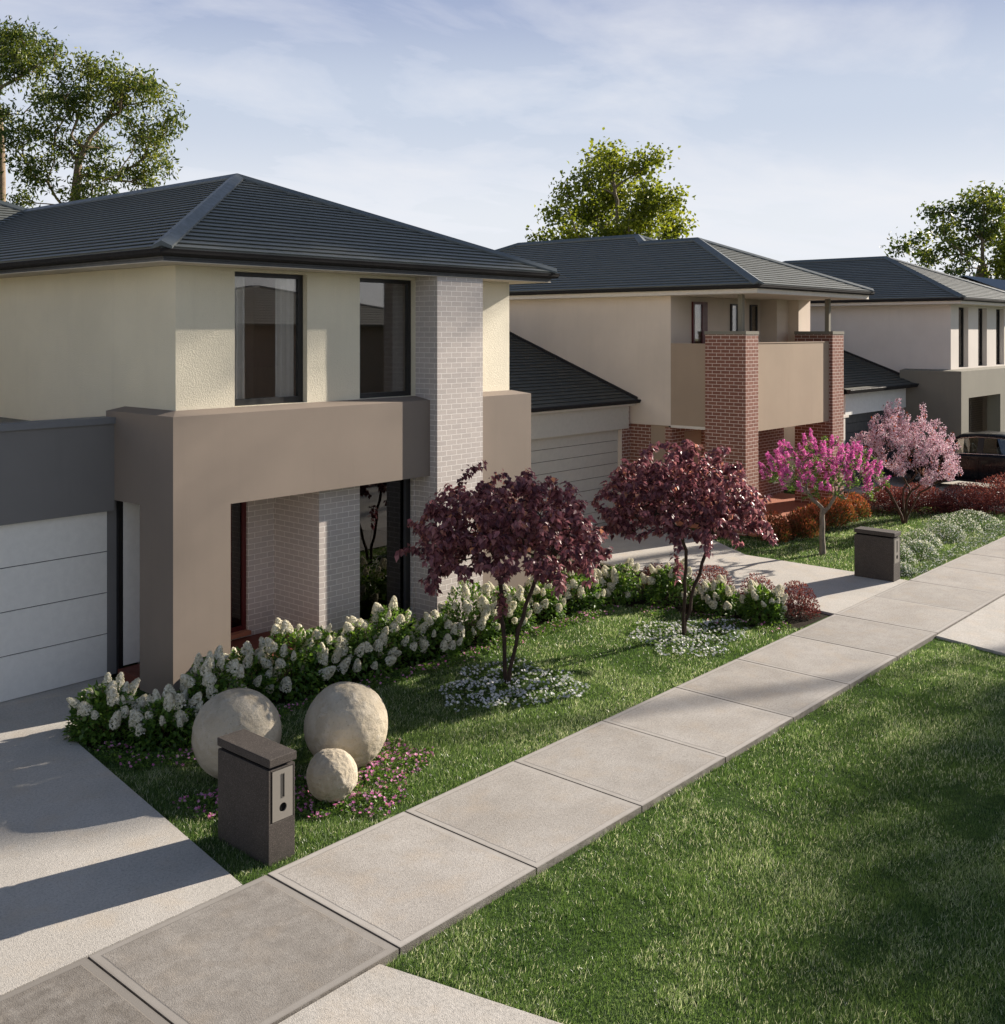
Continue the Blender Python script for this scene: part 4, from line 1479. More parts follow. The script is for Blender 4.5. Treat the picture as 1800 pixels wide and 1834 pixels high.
# ------------------------------------------------------------------ the pink crepe tree
def pink_tree(x, y):
    global rng
    rng = np.random.default_rng(21)
    r = empty('pink_flowering_tree', (x, y, -0.03), 'small tree with magenta flower clusters over green leaves and a bare grey trunk', 'tree', 'small trees on the front lawns')
    tr = [[(x, y, -0.08), (x + 0.01, y, 0.15), (x, y + 0.01, 0.35), (x - 0.01, y, 0.55), (x, y, 0.66)]]
    T = []
    n = 260
    while len(T) < n:
        d = rand_dir(1)[0]; d[2] = abs(d[2])
        q = rng.random() ** 0.3
        p = np.array([x, y, 1.25]) + d * q * np.array([1.5, 1.5, 1.35])
        if p[2] > 1.3 + 0.2 * rng.random(): T.append(p)
    A, par, cnt, tips = grow(tr, T, 0.13, 0.22, 0.30, 0.035)
    rad = np.minimum(0.0036 * cnt ** 0.50, 0.062)
    rad[:5] = [0.085, 0.070, 0.064, 0.062, 0.060]
    wood('trunk', 'bark_grey', A, par, rad, r, 7)
    P, D = along(A, par, (cnt <= 4) & (A[:, 2] > 1.2), 0.006)
    n = len(P)
    leaf_obj('foliage', 'shrub_green', P + rng.normal(size=(n, 3)) * 0.02, norm(D + rng.normal(size=(n, 3)) * 0.8), rand_dir(n) + np.array([0, 0, 0.8]), rng.uniform(0.035, 0.065, n), 0.5, rng.random(n), r)
    tp = A[tips]
    tp = tp[tp[:, 2] > 1.75 + 0.25 * np.sin(tp[:, 0] * 5)]
    tp = tp[rng.random(len(tp)) < 0.8]
    Q = []
    for p in tp:
        ax = norm(p - np.array([x, y, 0.9])) + np.array([0, 0, 0.6]); ax = norm(ax)
        L = rng.uniform(0.17, 0.29); m = 150
        t = rng.random(m); w = 0.072 * (1 - t * 0.75) * np.sqrt(rng.random(m))
        o_ = norm(np.cross(ax[None], rand_dir(m)))
        Q.append(p - ax * L * 0.35 + ax * (t * L)[:, None] + o_ * w[:, None])
    Q = np.concatenate(Q); n = len(Q)
    leaf_obj('blossom', 'magenta', Q, rand_dir(n), rand_dir(n), rng.uniform(0.022, 0.042, n), 1.1, rng.random(n), r, PET, PET_F)


pink_tree(22.47, 10.44)


# ------------------------------------------------------------------ the pale pink cherry
def cherry(x, y):
    global rng
    rng = np.random.default_rng(33)
    r = empty('cherry_tree', (x, y, -0.03), 'bushy tree covered in pale pink blossom beside the dark parked car', 'tree', 'small trees on the front lawns')
    tr = []
    for s in range(4):
        a = s * 1.6 + 0.5
        tr.append([(x + 0.03 * math.cos(a), y + 0.03 * math.sin(a), -0.06)] + [(x + math.cos(a) * 0.30 * u, y + math.sin(a) * 0.30 * u, 0.62 * u) for u in (0.25, 0.5, 0.75, 1.0)])
    T = []
    for i in range(300):
        a = rng.random() * 6.283; q = rng.random() ** 0.55
        h = 3.0 - 0.9 * q ** 2 - 0.9 * rng.random()
        if rng.random() < 0.45: h = 1.15 + 1.2 * rng.random(); q = 0.45 + 0.5 * rng.random()
        T.append((x + math.cos(a) * 1.38 * q, y + math.sin(a) * 1.38 * q, h))
    T += [(x - 0.15, y + 0.1, 3.2), (x - 0.5, y + 0.3, 3.0), (x + 0.4, y - 0.3, 3.05), (x + 0.1, y + 0.4, 3.1), (x - 0.9, y + 0.5, 2.6), (x + 0.9, y - 0.6, 2.6), (x + 1.3, y - 0.7, 1.9), (x + 1.2, y - 1.0, 1.2), (x - 1.1, y + 0.7, 2.3)]
    A, par, cnt, tips = grow(tr, T, 0.11, 0.5, 0.35, 0.02)
    rad = np.minimum(0.0035 * cnt ** 0.5, 0.05)
    wood('trunk', 'bark_brown', A, par, rad, r, 7)
    P, D = along(A, par, (cnt <= 6) & (A[:, 2] > 0.85), 0.0026)
    n = len(P)
    off = norm(np.cross(D, rand_dir(n))) * (0.078 * np.sqrt(rng.random(n)))[:, None]
    leaf_obj('blossom', 'cherry', P + off, norm(off + rng.normal(size=(n, 3)) * 0.03), rand_dir(n), rng.uniform(0.024, 0.042, n), 1.1, rng.random(n), r, PET, PET_F)
    P, D = along(A, par, (cnt <= 4) & (A[:, 2] > 0.6), 0.075)
    n = len(P)
    leaf_obj('foliage', 'rust', P + rng.normal(size=(n, 3)) * 0.03, norm(D + rng.normal(size=(n, 3))), rand_dir(n), rng.uniform(0.05, 0.085, n), 0.55, rng.random(n), r)


cherry(27.51, 10.54)


# ------------------------------------------------------------------ hydrangeas
def mound(n, rx, ry, h, seed, amp=0.22, low=0.02, fill=0.5):
    """points and outward directions spread through a lumpy dome standing on z=0"""
    d = rand_dir(n); d[:, 2] = np.abs(d[:, 2])
    q = (1 - fill * rng.random(n) ** 1.6) * lump(d, seed, amp)
    P = d * q[:, None] * np.array([rx, ry, h])
    P[:, 2] = np.maximum(P[:, 2], low)
    return P, d


def panicle_mesh(seed):
    """one cone shaped flower head: hundreds of small four petal florets on a cone"""
    r_ = np.random.default_rng(seed)
    m = 420
    t = r_.random(m) ** 0.9
    a = r_.random(m) * 6.283
    L = (0.150, 0.185, 0.125, 0.205)[seed % 4]; W = (0.078, 0.066, 0.082, 0.060)[seed % 4]
    prof = W * np.power(np.clip(1 - t, 0, 1), 0.48) * (0.78 + 0.22 * np.minimum(1, t * 6))
    prof *= 1 + 0.12 * np.sin(a * 3 + seed) 
    c = np.stack([np.cos(a) * prof, np.sin(a) * prof, t * L], 1)
    out = norm(np.stack([np.cos(a), np.sin(a), 0.45 + 0 * a], 1) + r_.normal(size=(m, 3)) * 0.5)
    ref = norm(r_.normal(size=(m, 3))); u = norm(np.cross(out, ref)); w = np.cross(out, u)
    s = r_.uniform(0.009, 0.0155, m)[:, None]
    c = c + out * r_.uniform(-0.008, 0.006, m)[:, None]
    V = np.stack([c + u * s, c + w * s, c - u * s, c - w * s, c + out * s * 0.35], 1)
    F = np.array([(0, 1, 4, 4)])
    f = np.array([(0, 1, 4), (1, 2, 4), (2, 3, 4), (3, 0, 4)])
    FF = (f[None] + (np.arange(m) * 5)[:, None, None]).reshape(-1, 3)
    core_n = 10
    me_o = raw('flower_head', V.reshape(-1, 3), FF, M['floret'], None, np.repeat(r_.random(m) ** 0.8, 5))
    me = me_o.data
    bpy.data.objects.remove(me_o)
    return me


PAN = [panicle_mesh(i) for i in range(4)]


def copy_head(me, loc, ax, s, parent):
    o = bpy.data.objects.new('flower_head', me)
    o.location = loc
    o.rotation_mode = 'QUATERNION'
    q = Vector(ax).to_track_quat('Z', 'Y')
    o.rotation_quaternion = q
    o.scale = (s, s, s)
    col.objects.link(o)
    o.parent = parent
    o.matrix_parent_inverse = Matrix.Identity(4)
    return o


def hydrangea(x, y, R_, h, heads, seed, label):
    """all of one bush is built around its own origin"""
    global rng
    rng = np.random.default_rng(seed)
    r = empty('hydrangea_bush', (x, y, -0.03), label, 'shrub', 'white flowering hydrangea bushes in the front bed', rz=seed * 1.3)
    P, d = mound(1700, R_, R_, h * 0.86, seed)
    n = len(P)
    dirv = norm(d * 0.8 + rng.normal(size=(n, 3)) * 0.5 + np.array([0, 0, -0.15]))
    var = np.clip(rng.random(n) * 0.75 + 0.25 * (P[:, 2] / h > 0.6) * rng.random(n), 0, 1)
    V, F = place(LEAF, LEAF_F, P, dirv, norm(d * 0.5 + np.array([0, 0, 1.0]) + rng.normal(size=(n, 3)) * 0.35), rng.uniform(0.05, 0.095, n), 0.62)
    o = raw('foliage', V, F, M['green_leaf'], None, np.repeat(var, 5)); o.parent = r
    # stems to the heads
    st = MB()
    hd = []
    tries = 0
    while len(hd) < heads and tries < 900:
        tries += 1
        dd = rand_dir(1)[0]; dd[2] = abs(dd[2]) * 0.9 + 0.1; dd = norm(dd)
        rr = lump(dd[None], seed, 0.22)[0]
        p = dd * rr * np.array([R_, R_, h * 0.86]) * rng.uniform(0.9, 1.03)
        if p[2] < 0.16 or any(np.linalg.norm(p - q) < 0.105 for q, _ in hd): continue
        ax = norm(dd * np.array([0.8, 0.8, 0.6]) + np.array([0, 0, 0.85]) + rng.normal(size=3) * 0.28)
        hd.append((p, ax))
    for i, (p, ax) in enumerate(hd):
        b = p * np.array([0.35, 0.35, 0.0])
        tube_path(st, [b, p * np.array([0.75, 0.75, 0.6]), p + ax * 0.03], 0.004, 4)
        copy_head(PAN[i % 4], p - ax * rng.uniform(-0.03, 0.06), ax, rng.uniform(0.58, 1.2), r)
    o = st.build('stems', M['bark_brown'], None); o.parent = r


HY = [(6.55, 12.35, .46, .72, 22, 'hydrangea bush at the driveway corner, leftmost of the bed'),
      (6.98, 11.62, .42, .62, 20, 'low hydrangea bush behind the pink flowers left of the spheres'),
      (7.62, 11.75, .52, .80, 28, 'hydrangea bush in front of the taupe column, behind the left sphere'),
      (8.42, 12.15, .50, .82, 26, 'hydrangea bush just right of the taupe column foot'),
      (9.00, 11.95, .52, .88, 28, 'hydrangea bush in front of the dark red sidelight'),
      (9.62, 12.05, .50, .86, 28, 'tall hydrangea bush before the inner porch corner'),
      (10.25, 11.85, .50, .84, 27, 'hydrangea bush in front of the lit porch brickwork'),
      (10.85, 11.9, .50, .86, 27, 'hydrangea bush at the foot of the dark tall window'),
      (11.65, 11.7, .50, .78, 24, 'hydrangea bush left of the stems of the nearer purple tree'),
      (12.45, 11.75, .50, .76, 24, 'hydrangea bush in front of the grey brick pillar, behind the nearer purple tree'),
      (13.35, 11.75, .50, .76, 24, 'hydrangea bush in front of the taupe end column'),
      (14.3, 11.8, .48, .74, 24, 'hydrangea bush at the right corner of the near house'),
      (15.2, 11.75, .50, .72, 24, 'hydrangea bush beyond the near house, left behind the farther purple tree'),
      (16.15, 11.55, .50, .72, 22, 'hydrangea bush directly behind the farther purple tree'),
      (16.75, 10.75, .48, .66, 20, 'hydrangea bush where the bed turns along the second driveway'),
      (16.75, 9.75, .46, .62, 20, 'hydrangea bush midway along the edge of the second driveway'),
      (16.72, 8.85, .46, .60, 18, 'last hydrangea bush, nearest the footpath by the second driveway')]
for i, (x, y, R_, h, nh, lb) in enumerate(HY):
    hydrangea(x, y, R_ * (0.94 + 0.14 * math.sin(i * 2.3)), h * (1.0 + 0.16 * math.sin(i * 3.7)), int(nh * 1.1), 100 + i, lb)


# ------------------------------------------------------------------ leafy mounds of other kinds
def shrub(name, x, y, rx, ry, h, n, mat, size, label, group, seed, flower=None, fn=0, fs=0.02, W=0.5, upright=0.3, fill=0.6):
    global rng
    rng = np.random.default_rng(seed)
    h = h * (0.82 if name == 'white_flowering_mound' else 1.0)
    r = empty(name, (x, y, -0.03), label, 'shrub', group)
    P, d = mound(n, rx, ry, h, seed, 0.25, fill=fill)
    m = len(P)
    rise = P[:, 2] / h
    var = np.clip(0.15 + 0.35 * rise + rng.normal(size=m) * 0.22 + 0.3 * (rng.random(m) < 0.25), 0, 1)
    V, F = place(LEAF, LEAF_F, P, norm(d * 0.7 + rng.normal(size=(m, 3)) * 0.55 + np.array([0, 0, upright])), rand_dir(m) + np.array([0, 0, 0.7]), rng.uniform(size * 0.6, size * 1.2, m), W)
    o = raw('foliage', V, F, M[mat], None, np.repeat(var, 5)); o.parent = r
    if flower:
        P, d = mound(fn, rx * 1.02, ry * 1.02, h * 1.05, seed, 0.25, fill=0.12)
        m = len(P)
        V, F = place(PET, PET_F, P, rand_dir(m), d + rng.normal(size=(m, 3)) * 0.4, rng.uniform(fs * 0.7, fs * 1.3, m), 1.1)
        o = raw('blossom', V, F, M[flower], None, np.repeat(rng.random(m), 4)); o.parent = r
    st = MB()
    for i in range(7):
        a = i * 0.9 + seed
        tube_path(st, [(0.03 * math.cos(a), 0.03 * math.sin(a), -0.03), (rx * 0.3 * math.cos(a), ry * 0.3 * math.sin(a), h * 0.35), (rx * 0.6 * math.cos(a), ry * 0.6 * math.sin(a), h * 0.7)], 0.006, 5)
    o = st.build('stems', M['bark_brown'], None); o.parent = r
    return r


G1 = 'burgundy leaved shrubs'
for i, (x, y, rx, h, lb) in enumerate([
        (15.6, 12.55, .5, .75, 'burgundy shrub beyond the near house, behind the hydrangeas'),
        (17.35, 11.4, .42, .55, 'burgundy shrub behind the farther purple tree at the bed corner'),
        (17.4, 10.2, .42, .60, 'burgundy shrub midway beside the second driveway'),
        (17.42, 9.3, .38, .50, 'small burgundy shrub between two taller ones by the second driveway'),
        (17.40, 8.55, .42, .62, 'burgundy shrub at the footpath corner of the second driveway'),
        (29.3, 11.7, .8, .75, 'dark burgundy shrub behind the cherry tree'),
        (30.0, 10.9, .9, .78, 'broad burgundy shrub just right of the cherry tree'),
        (30.45, 10.0, .9, .80, 'burgundy shrub in the middle of the hedge before the parked car'),
        (31.3, 9.35, .9, .82, 'reddish shrub at the right picture edge of the hedge'),
        (32.3, 9.2, .9, .85, 'rearmost burgundy shrub beside the rear wheel of the parked car')]):
    big = rx > 0.6
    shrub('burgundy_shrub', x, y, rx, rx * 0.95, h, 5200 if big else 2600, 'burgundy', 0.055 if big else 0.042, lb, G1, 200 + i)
G2 = 'orange tipped shrubs by the porch'
for i, (x, y, rx, h, lb) in enumerate([
        (23.25, 11.95, .42, .55, 'orange tipped shrub nearest the purple tree, leftmost at the porch'),
        (24.05, 11.75, .48, .62, 'orange tipped shrub between the driveway and the pink tree trunk'),
        (24.9, 11.9, .48, .60, 'orange tipped shrub directly behind the pink tree'),
        (25.8, 11.95, .50, .66, 'orange tipped shrub just right of the pink tree trunk'),
        (26.7, 11.95, .50, .64, 'orange tipped shrub between the pink tree and the cherry tree'),
        (27.6, 12.0, .48, .60, 'last orange tipped shrub, behind the left side of the cherry tree')]):
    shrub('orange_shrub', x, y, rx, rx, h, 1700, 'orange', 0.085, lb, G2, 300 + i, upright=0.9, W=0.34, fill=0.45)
G3 = 'white flowering mounds along the far footpath'
for i, (x, y, rx, h, lb) in enumerate([
        (21.75, 8.45, .36, .26, 'white flowered mound right beside the far letterbox'),
        (22.65, 8.85, .42, .36, 'silvery white flowered mound second from the far letterbox'),
        (23.7, 8.75, .46, .40, 'white flowered mound third from the far letterbox'),
        (24.75, 9.1, .55, .44, 'wide white flowered mound in the middle of the row'),
        (26.0, 8.95, .55, .46, 'white flowered mound between the middle and the last of the row'),
        (27.0, 9.1, .70, .46, 'large white flowered mound in front of the burgundy hedge'),
        (28.4, 9.1, .75, .46, 'white flowered mound at the right picture edge')]):
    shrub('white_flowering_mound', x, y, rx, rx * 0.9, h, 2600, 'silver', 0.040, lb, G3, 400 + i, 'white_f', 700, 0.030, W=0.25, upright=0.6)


# ------------------------------------------------------------------ ground cover that nobody could count
def cover(name, regions, mat, leafmat, z, label, cat, dens_leaf, dens_fl, ls, fs, seed, five=True, h=0.07):
    global rng
    rng = np.random.default_rng(seed)
    LP = []; FP = []
    for (cx, cy, rx, ry) in regions:
        for dens, out, hh in ((dens_leaf, LP, h), (dens_fl, FP, h * 1.15)):
            n = int(math.pi * rx * ry * dens)
            a = rng.random(n) * 6.283; q = np.sqrt(rng.random(n))
            edge = 1 + 0.16 * np.sin(a * 3 + cx) + 0.10 * np.sin(a * 7 + cy)
            clump = 0.5 + 0.5 * np.sin((cx + q * np.cos(a) * rx) * 9) * np.sin((cy + q * np.sin(a) * ry) * 8)
            k = rng.random(n) < 0.55 + 0.45 * clump
            a, q, edge, clump = a[k], q[k], edge[k], clump[k]
            out.append(np.stack([cx + q * np.cos(a) * rx * edge, cy + q * np.sin(a) * ry * edge, z + (hh * (0.35 + 0.65 * clump) * (1 - 0.6 * q ** 4)) * (rng.random(len(a)) ** (0.5 if out is LP else 0.15))], 1))
    r = empty(name, (regions[0][0], regions[0][1], z), label, cat)
    r['kind'] = 'stuff'
    P = np.concatenate(LP); n = len(P)
    leaf_obj('leaves', leafmat, P, norm(rng.normal(size=(n, 3)) * np.array([1, 1, 0.4]) + np.array([0, 0, 0.35])), rand_dir(n) * 0.5 + np.array([0, 0, 1.0]), rng.uniform(ls * 0.6, ls * 1.3, n), 0.45, rng.random(n) * 0.9, r)['kind'] = 'stuff'
    C = np.concatenate(FP); m = len(C)
    k = 5
    N0 = norm(rng.normal(size=(m, 3)) * 0.45 + np.array([-0.25, -0.35, 1.0]))
    u = norm(np.cross(N0, rand_dir(m))); w = np.cross(N0, u)
    Pq = np.repeat(C, k, 0); an = np.tile(np.arange(k) * 2 * math.pi / k, m)
    D = np.repeat(u, k, 0) * np.cos(an)[:, None] + np.repeat(w, k, 0) * np.sin(an)[:, None] + np.repeat(N0, k, 0) * 0.15
    S = np.repeat(rng.uniform(fs * 0.75, fs * 1.25, m), k)
    leaf_obj('flowers', mat, Pq, D, np.repeat(N0, k, 0), S, 0.95, np.repeat(rng.random(m), k), r, PET, PET_F)['kind'] = 'stuff'
    return r


cover('pink_ground_cover', [(6.55, 9.55, .52, .50), (7.25, 9.1, .70, .50), (8.15, 9.05, .62, .50), (7.5, 8.45, .45, .28), (8.45, 9.45, .35, .3)], 'pink_f', 'green_leaf', -0.03,
      'low pink flowering ground cover round the foot of the stone spheres', 'flowers', 4200, 290, 0.04, 0.022, 51)
cover('pink_ground_cover', [(6.35, 11.55, .20, .5), (6.75, 11.05, .45, .30), (8.3, 11.35, .5, .22), (9.3, 11.25, .6, .22), (10.3, 11.3, .6, .28), (11.4, 11.2, .7, .25), (12.6, 11.2, .7, .24), (13.8, 11.2, .7, .24), (15.0, 11.2, .7, .26), (15.9, 10.5, .3, .4), (16.1, 9.3, .25, .5), (16.35, 8.5, .3, .3)], 'pink_f', 'green_leaf', -0.03,
      'sparse pink flowers edging the hydrangea bed', 'flowers', 3000, 110, 0.042, 0.020, 52)
cover('white_ground_cover', [(11.22, 9.80, 1.05, 0.92)], 'white_f', 'green_leaf', -0.03, 'ring of small white flowers round the foot of the nearer purple tree', 'flowers', 2300, 300, 0.035, 0.024, 53)
cover('white_ground_cover', [(14.98, 9.22, 1.15, 0.88)], 'white_f', 'green_leaf', -0.03, 'ring of small white flowers round the foot of the farther purple tree', 'flowers', 2300, 290, 0.035, 0.024, 54)
cover('white_ground_cover', [(21.9, 8.15, .5, .13), (23, 8.2, .8, .2), (24.5, 8.25, 1.0, .24), (26.3, 8.3, 1.2, .28), (28.5, 8.4, 1.6, .35)], 'white_f', 'silver', -0.03,
      'low silvery creeping plants with white flowers along the far footpath edge', 'flowers', 2200, 190, 0.03, 0.015, 55)


# ------------------------------------------------------------------ lawns: real blades, one object per lawn
BL = np.array([(-0.5, 0, 0), (0.5, 0, 0), (0.32, 0.55, 0.06), (-0.32, 0.55, 0.06), (0.0, 1.0, 0.28)])
BL_F = np.array([(0, 1, 2), (0, 2, 3), (3, 2, 4)])


def inside(P, poly):
    x, y = P[:, 0], P[:, 1]
    r = np.zeros(len(P), bool)
    n = len(poly)
    for i in range(n):
        x0, y0 = poly[i]; x1, y1 = poly[(i + 1) % n]
        c = ((y0 > y) != (y1 > y)) & (x < (x1 - x0) * (y - y0) / ((y1 - y0) + 1e-12) + x0)
        r ^= c
    return r


def vnoise(P, s, seed):
    r_ = np.random.default_rng(seed)
    g_ = r_.random((64, 64))
    q = P[:, :2] * s
    i = np.floor(q).astype(int); f = q - i; f = f * f * (3 - 2 * f)
    a = g_[i[:, 0] % 64, i[:, 1] % 64]; b = g_[(i[:, 0] + 1) % 64, i[:, 1] % 64]
    c = g_[i[:, 0] % 64, (i[:, 1] + 1) % 64]; d = g_[(i[:, 0] + 1) % 64, (i[:, 1] + 1) % 64]
    return (a * (1 - f[:, 0]) + b * f[:, 0]) * (1 - f[:, 1]) + (c * (1 - f[:, 0]) + d * f[:, 0]) * f[:, 1]


def lawn(poly, z, dens, hgt, label, seed, holes=(), keep=(), margin=True):
    global rng
    rng = np.random.default_rng(seed)
    xs = [p[0] for p in poly]; ys = [p[1] for p in poly]
    area = (max(xs) - min(xs)) * (max(ys) - min(ys))
    n = int(area * dens)
    P = np.stack([rng.uniform(min(xs), max(xs), n), rng.uniform(min(ys), max(ys), n), np.full(n, z)], 1)
    P = P[inside(P, poly)]
    for h in holes:
        if len(h) == 4 and not isinstance(h[0], tuple):
            cx, cy, rx, ry = h
            k = ((P[:, 0] - cx) / rx) ** 2 + ((P[:, 1] - cy) / ry) ** 2 > 1
        else:
            k = ~inside(P, h)
        P = P[k]
    # only what the picture can see, thinned with distance and the blades widened to match
    dd = P[:, 0] * FW.x + P[:, 1] * FW.y; rt = P[:, 0] * RT.x + P[:, 1] * RT.y
    k = (dd > 3) & (np.abs(rt) < dd * 0.62)
    P, dd = P[k], dd[k]
    k = rng.random(len(P)) < np.clip((10.0 / dd) ** 1.25, 0.12, 1)
    P, dd = P[k], dd[k]
    n = len(P)
    patch = vnoise(P, 0.9, seed) * 0.5 + vnoise(P, 2.7, seed + 1) * 0.3 + vnoise(P, 8, seed + 2) * 0.2
    fat = np.clip((dd / 10.0) ** 0.9, 1, 3.2)
    ln = rng.uniform(0.5, 1.4, n) * hgt * (0.75 + 0.55 * vnoise(P, 3.5, seed + 3))
    lean = rng.normal(size=(n, 3)) * 0.42 + np.array([0.10, -0.05, 1.0])
    lean[:, 2] = np.abs(lean[:, 2]) * 0.9 + 0.2
    D = norm(lean)
    N = rand_dir(n); N[:, 2] *= 0.3
    var = np.clip(0.10 + 0.55 * (patch - 0.25) + rng.normal(size=n) * 0.13, 0, 0.72)
    clover = vnoise(P, 1.6, seed + 9) * 0.6 + vnoise(P, 4.0, seed + 10) * 0.4 > 0.62
    var[clover] *= 0.78; ln[clover] *= 0.7
    dry_glint = rng.random(n) < 0.09 * np.where(clover, 0.15, 1.0) * (0.4 + 1.4 * vnoise(P, 1.1, seed + 12))  # pale dry blades; their near-white colour also paints sun glints on the lawn
    var[dry_glint] = rng.uniform(0.8, 1.0, dry_glint.sum())
    wd = rng.uniform(0.0028, 0.0052, n) * fat
    V, F = place(BL, BL_F, P, D, N, ln, wd / ln)
    o = raw('lawn_grass', V, F, M['grass'], None, np.repeat(var, 5))
    tag(o, label, 'grass', kind='stuff')
    print('blades', n)


lawn([(5.64, 6.235), (6.03, 4.65), (6.9, 2.2), (7.32, 1.2), (16.4, 1.2), (17.32, 5.1), (17.6, 6.235)], -0.065, 9000, 0.045, 'short green lawn on the verge between the footpath and the road', 61)
lawn([(21.3, 6.235), (21.6, 4.6), (22.3, 3), (32, 3), (32, 6.235)], -0.065, 3000, 0.06, 'patch of verge lawn beyond the second driveway apron', 62)
BED1 = [(6.22, 12.0), (6.9, 11.15), (8.6, 11.6), (9.8, 11.5), (12.1, 11.3), (14.0, 11.25), (15.7, 11.25), (16.1, 10.4), (15.95, 8.8), (16.6, 8.1), (18.2, 8.0), (18.6, 14.4), (6.2, 14.4)]
lawn([(5.575, 8.02), (17.0, 8.02), (17.0, 12.5), (6.25, 12.7)], -0.04, 7000, 0.044, 'front lawn of the near house between the hydrangea bed and the footpath', 63,
     holes=[BED1, (11.22, 9.8, 0.85, 0.72), (14.98, 9.22, 0.92, 0.68)])
lawn([(21.14, 8.03), (30.9, 8.03), (31.2, 10.5), (29.0, 12.0), (23.3, 12.4), (23.0, 14.1), (21.2, 11.55)], -0.04, 4800, 0.045, 'front lawn of the middle house round the pink flowering tree', 64, holes=[(22.2, 8.2, 0.2, 0.2)])


# ------------------------------------------------------------------ tall trees
def tall_tree(name, base, clumps, d, label, mat, bark, leaf, W, per, seed, trunk_r, droop=0.6, thick=1.0, trunk_top=None, tipn=9, spread=0.34, group=None, world_clumps=None):
    """clumps: (px, py, rx, ry) ellipses of foliage seen at distance d, each given real depth"""
    global rng
    rng = np.random.default_rng(seed)
    r = empty(name, (base[0], base[1], -0.14), label, 'tree', group)
    T = []; 
    if world_clumps is None:
        world_clumps = []
        for (px, py, rx, ry) in clumps:
            s = FR / d
            c = at(px, py, d + rng.uniform(-1, 1) * thick)
            world_clumps.append((c.x, c.y, c.z, rx / s, ry / s))
    for (cx, cy, cz, rx, rz) in world_clumps:
        m = max(5, int(tipn * 2.7 * rx * rz))
        kx = 0.92 if name == 'round_tree' else 1.15
        q = rand_dir(m) * (rng.random((m, 1)) ** 0.45) * np.array([rx * kx, rx * kx, rz * kx * 1.17])
        T += list(q + np.array([cx, cy, cz]))
    T = np.array(T)
    b = np.array([base[0], base[1], -0.2])
    top = np.array(trunk_top if trunk_top is not None else T.mean(0) * np.array([1, 1, 0.9]))
    tr = [[tuple(b + (top - b) * u + np.array([math.sin(u * 7 + seed) * 0.15, math.cos(u * 5 + seed) * 0.15, 0]) * u) for u in np.linspace(0, 1, 16)]]
    A, par, cnt, tips = grow(tr, T, 0.45, 0.30, 0.35, 0.05)
    rad = 0.011 * cnt ** 0.5
    rad = rad * (trunk_r / rad.max()) ** np.clip(cnt / cnt.max(), 0, 1)
    rad = np.minimum(rad, trunk_r)
    wood('trunk', bark, A, par, rad, r, 7)
    tp = A[tips]
    P = np.repeat(tp, per, 0) + rng.normal(size=(len(tp) * per, 3)) * spread * np.array([1, 1, 0.85])
    n = len(P)
    D = norm(rng.normal(size=(n, 3)) + np.array([0, 0, -droop]))
    cl = np.repeat(rng.random(len(tp)), per)
    leaf_obj('crown', mat, P, D, rand_dir(n), rng.uniform(leaf * 0.6, leaf * 1.3, n), W, np.clip(cl * 0.5 + rng.random(n) * 0.5, 0, 1), r)


tall_tree('gum_tree', tuple(at(78, 595, 46))[:2], [(235, 150, 55, 24), (200, 145, 30, 28), (270, 160, 30, 30), (150, 150, 30, 22), (155, 118, 12, 10), (110, 150, 22, 25), (125, 190, 45, 25), (85, 215, 45, 18), (40, 225, 32, 20), (20, 260, 22, 22),
           (200, 195, 40, 22), (305, 225, 18, 16), (255, 235, 48, 22), (285, 275, 26, 38), (250, 310, 40, 28), (55, 290, 42, 20), (130, 265, 40, 18), (190, 260, 30, 20), (175, 320, 42, 28), (150, 350, 25, 10), (35, 355, 20, 11), (70, 320, 18, 14)],
          46, 'large gum tree with a wide open crown behind the near house', 'gum', 'bark_gum', 0.24, 0.34, 62, 71, 0.26, 0.7, 1.6, tuple(at(140, 290, 46)), tipn=7, spread=0.30, group='gum trees behind the houses')
tall_tree('gum_tree', tuple(at(-2, 595, 47.5))[:2], [(55, 85, 48, 28), (30, 60, 0.1, 0.1), (90, 105, 25, 20), (25, 110, 40, 28), (15, 85, 30, 30), (45, 130, 25, 14), (-30, 120, 40, 40), (5, 205, 14, 10), (75, 170, 10, 6), (-40, 200, 35, 30)],
          47.5, 'taller gum tree cut by the left picture edge', 'gum', 'bark_gum', 0.24, 0.34, 62, 72, 0.20, 0.7, 1.3, tuple(at(0, 200, 47.5)), tipn=7, spread=0.30, group='gum trees behind the houses')
tall_tree('round_tree', tuple(at(1105, 595, 50))[:2], [(1095, 300, 32, 22), (1145, 300, 22, 18), (1045, 325, 22, 18), (1100, 350, 48, 30), (1165, 350, 28, 24), (1010, 352, 16, 16), (1060, 385, 48, 26), (1150, 395, 46, 28), (1200, 375, 16, 16), (995, 385, 18, 14), (1030, 425, 34, 18), (975, 432, 12, 8), (1110, 425, 48, 24), (1195, 420, 26, 20), (1090, 276, 10, 7), (1205, 352, 8, 7), (1062, 288, 9, 7), (1172, 282, 8, 7), (1215, 402, 8, 9)],
          50, 'bright green rounded tree above the roof of the middle house', 'bright', 'bark_grey', 0.20, 0.7, 50, 73, 0.3, 0.1, 2.4, tuple(at(1105, 360, 50)), tipn=13, spread=0.34)
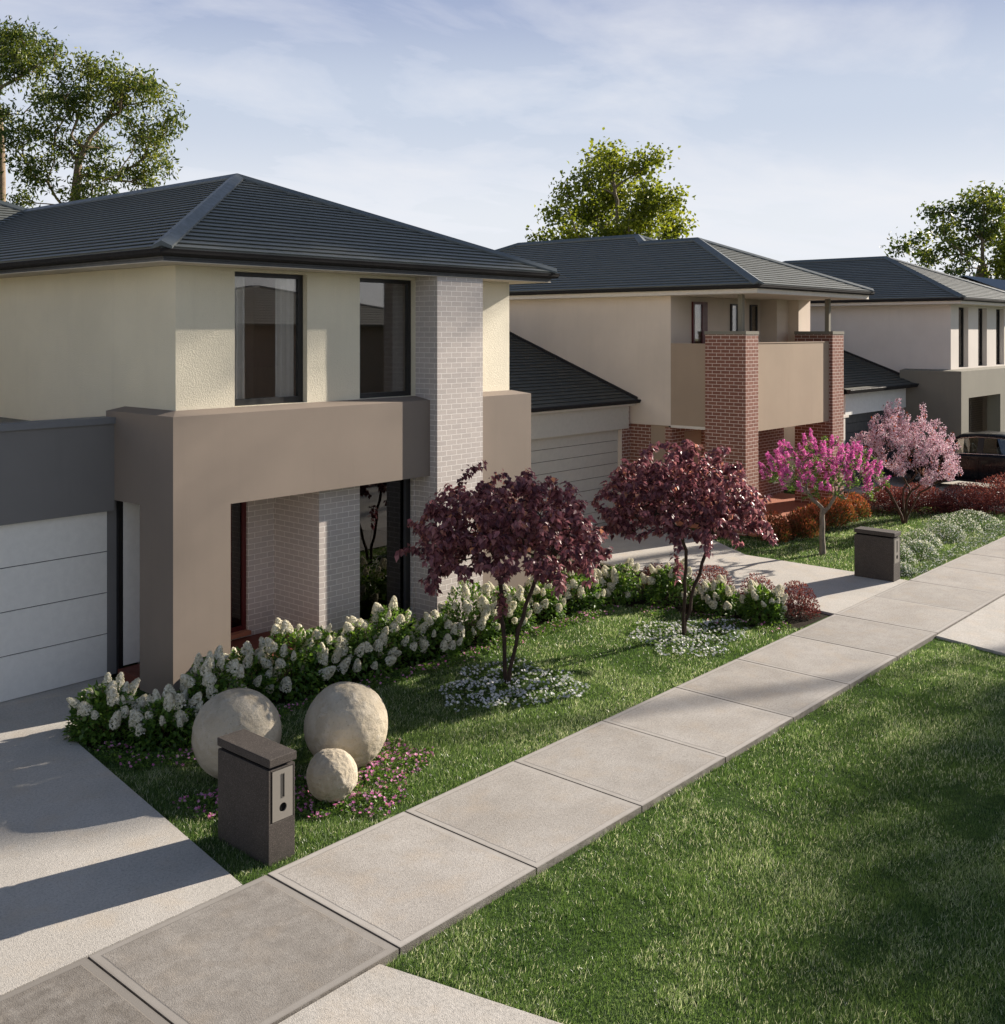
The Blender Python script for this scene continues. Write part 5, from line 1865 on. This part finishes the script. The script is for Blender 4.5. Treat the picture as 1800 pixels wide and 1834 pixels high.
tall_tree('gum_tree', tuple(at(1757, 595, 78))[:2], [(1765, 350, 30, 12), (1735, 365, 25, 14), (1700, 372, 22, 12), (1670, 385, 20, 14), (1775, 380, 35, 22), (1720, 400, 35, 18), (1690, 410, 20, 16), (1745, 425, 30, 18), (1790, 420, 25, 28), (1715, 440, 22, 14), (1690, 450, 18, 12), (1645, 425, 16, 9), (1615, 445, 22, 9), (1650, 452, 20, 10), (1670, 465, 14, 8), (1705, 485, 24, 9), (1740, 470, 18, 12), (1810, 380, 30, 35), (1830, 430, 30, 40)],
          78, 'gum tree with spreading limbs above the third house', 'gum', 'bark_gum', 0.34, 0.55, 34, 74, 0.5, 0.5, 2.5, tuple(at(1757, 440, 78)), tipn=4.6, spread=0.40, group='gum trees behind the houses')
tall_tree('round_tree', tuple(at(1830, 595, 76))[:2], [(1800, 470, 24, 26), (1820, 440, 30, 30), (1835, 490, 40, 30), (1785, 500, 12, 10)],
          76, 'leafy green tree at the right picture edge behind the far roof', 'bright', 'bark_grey', 0.3, 0.6, 45, 75, 0.3, 0.1, 2.0, tuple(at(1825, 480, 76)), tipn=7, spread=0.45)


# two tall street trees across the road, right of the picture: their shade falls on the verge, the lawn and the driveway
def shade_clumps(tx, pts, z=0.0):
    out = []
    for (x, y, r) in pts:
        t = (tx - x) / sdir.x
        c = Vector((x, y, z)) + sdir * t
        out.append((c.x, c.y, c.z, r * 1.15, r))
    return out


SH1 = shade_clumps(52.0, [(15.2, 4.2, 0.7), (13.4, 3.7, 0.9), (12.2, 3.0, 0.9), (11.2, 3.5, 0.5), (9.8, 2.6, 0.8), (8.7, 2.0, 1.0), (10.0, 1.7, 1.1), (14.3, 2.6, 1.1), (16.2, 4.0, 0.6), (17.5, 2.8, 1.3), (12.2, 1.4, 1.1), (7.8, 1.4, 0.9)])
tall_tree('gum_tree', (53, -9.2), None, 50, 'tall gum tree across the road shading the verge', 'gum', 'bark_gum', 0.26, 0.7, 34, 76, 0.30, 0.5, 1, (52.5, -8.5, 12.5), tipn=4, spread=0.5, group='street trees across the road', world_clumps=SH1)
SH2 = shade_clumps(62.0, [(4.0, 11.0, 0.9), (2.8, 12.4, 1.0), (5.0, 11.9, 0.6)])
tall_tree('gum_tree', (62, -9.6), None, 50, 'taller gum tree farther along across the road', 'gum', 'bark_gum', 0.26, 0.7, 34, 77, 0.12, 0.5, 1, (62, -7.5, 17.5), tipn=5, spread=0.5, group='street trees across the road', world_clumps=SH2)
SH3 = shade_clumps(60.0, [(8.6, 13.2, 1.5), (10.5, 14.2, 1.6), (12.6, 14.0, 1.5), (14.4, 13.2, 1.2), (11.2, 15.9, 1.3)], 6.9)
tall_tree('gum_tree', (60.5, 2.6), None, 50, 'very tall gum tree on the street verge beyond the right picture edge', 'gum', 'bark_gum', 0.26, 0.7, 40, 78, 0.25, 0.5, 1, (60.2, 1.6, 22), tipn=5, spread=0.5, group='tall street trees', world_clumps=SH3)
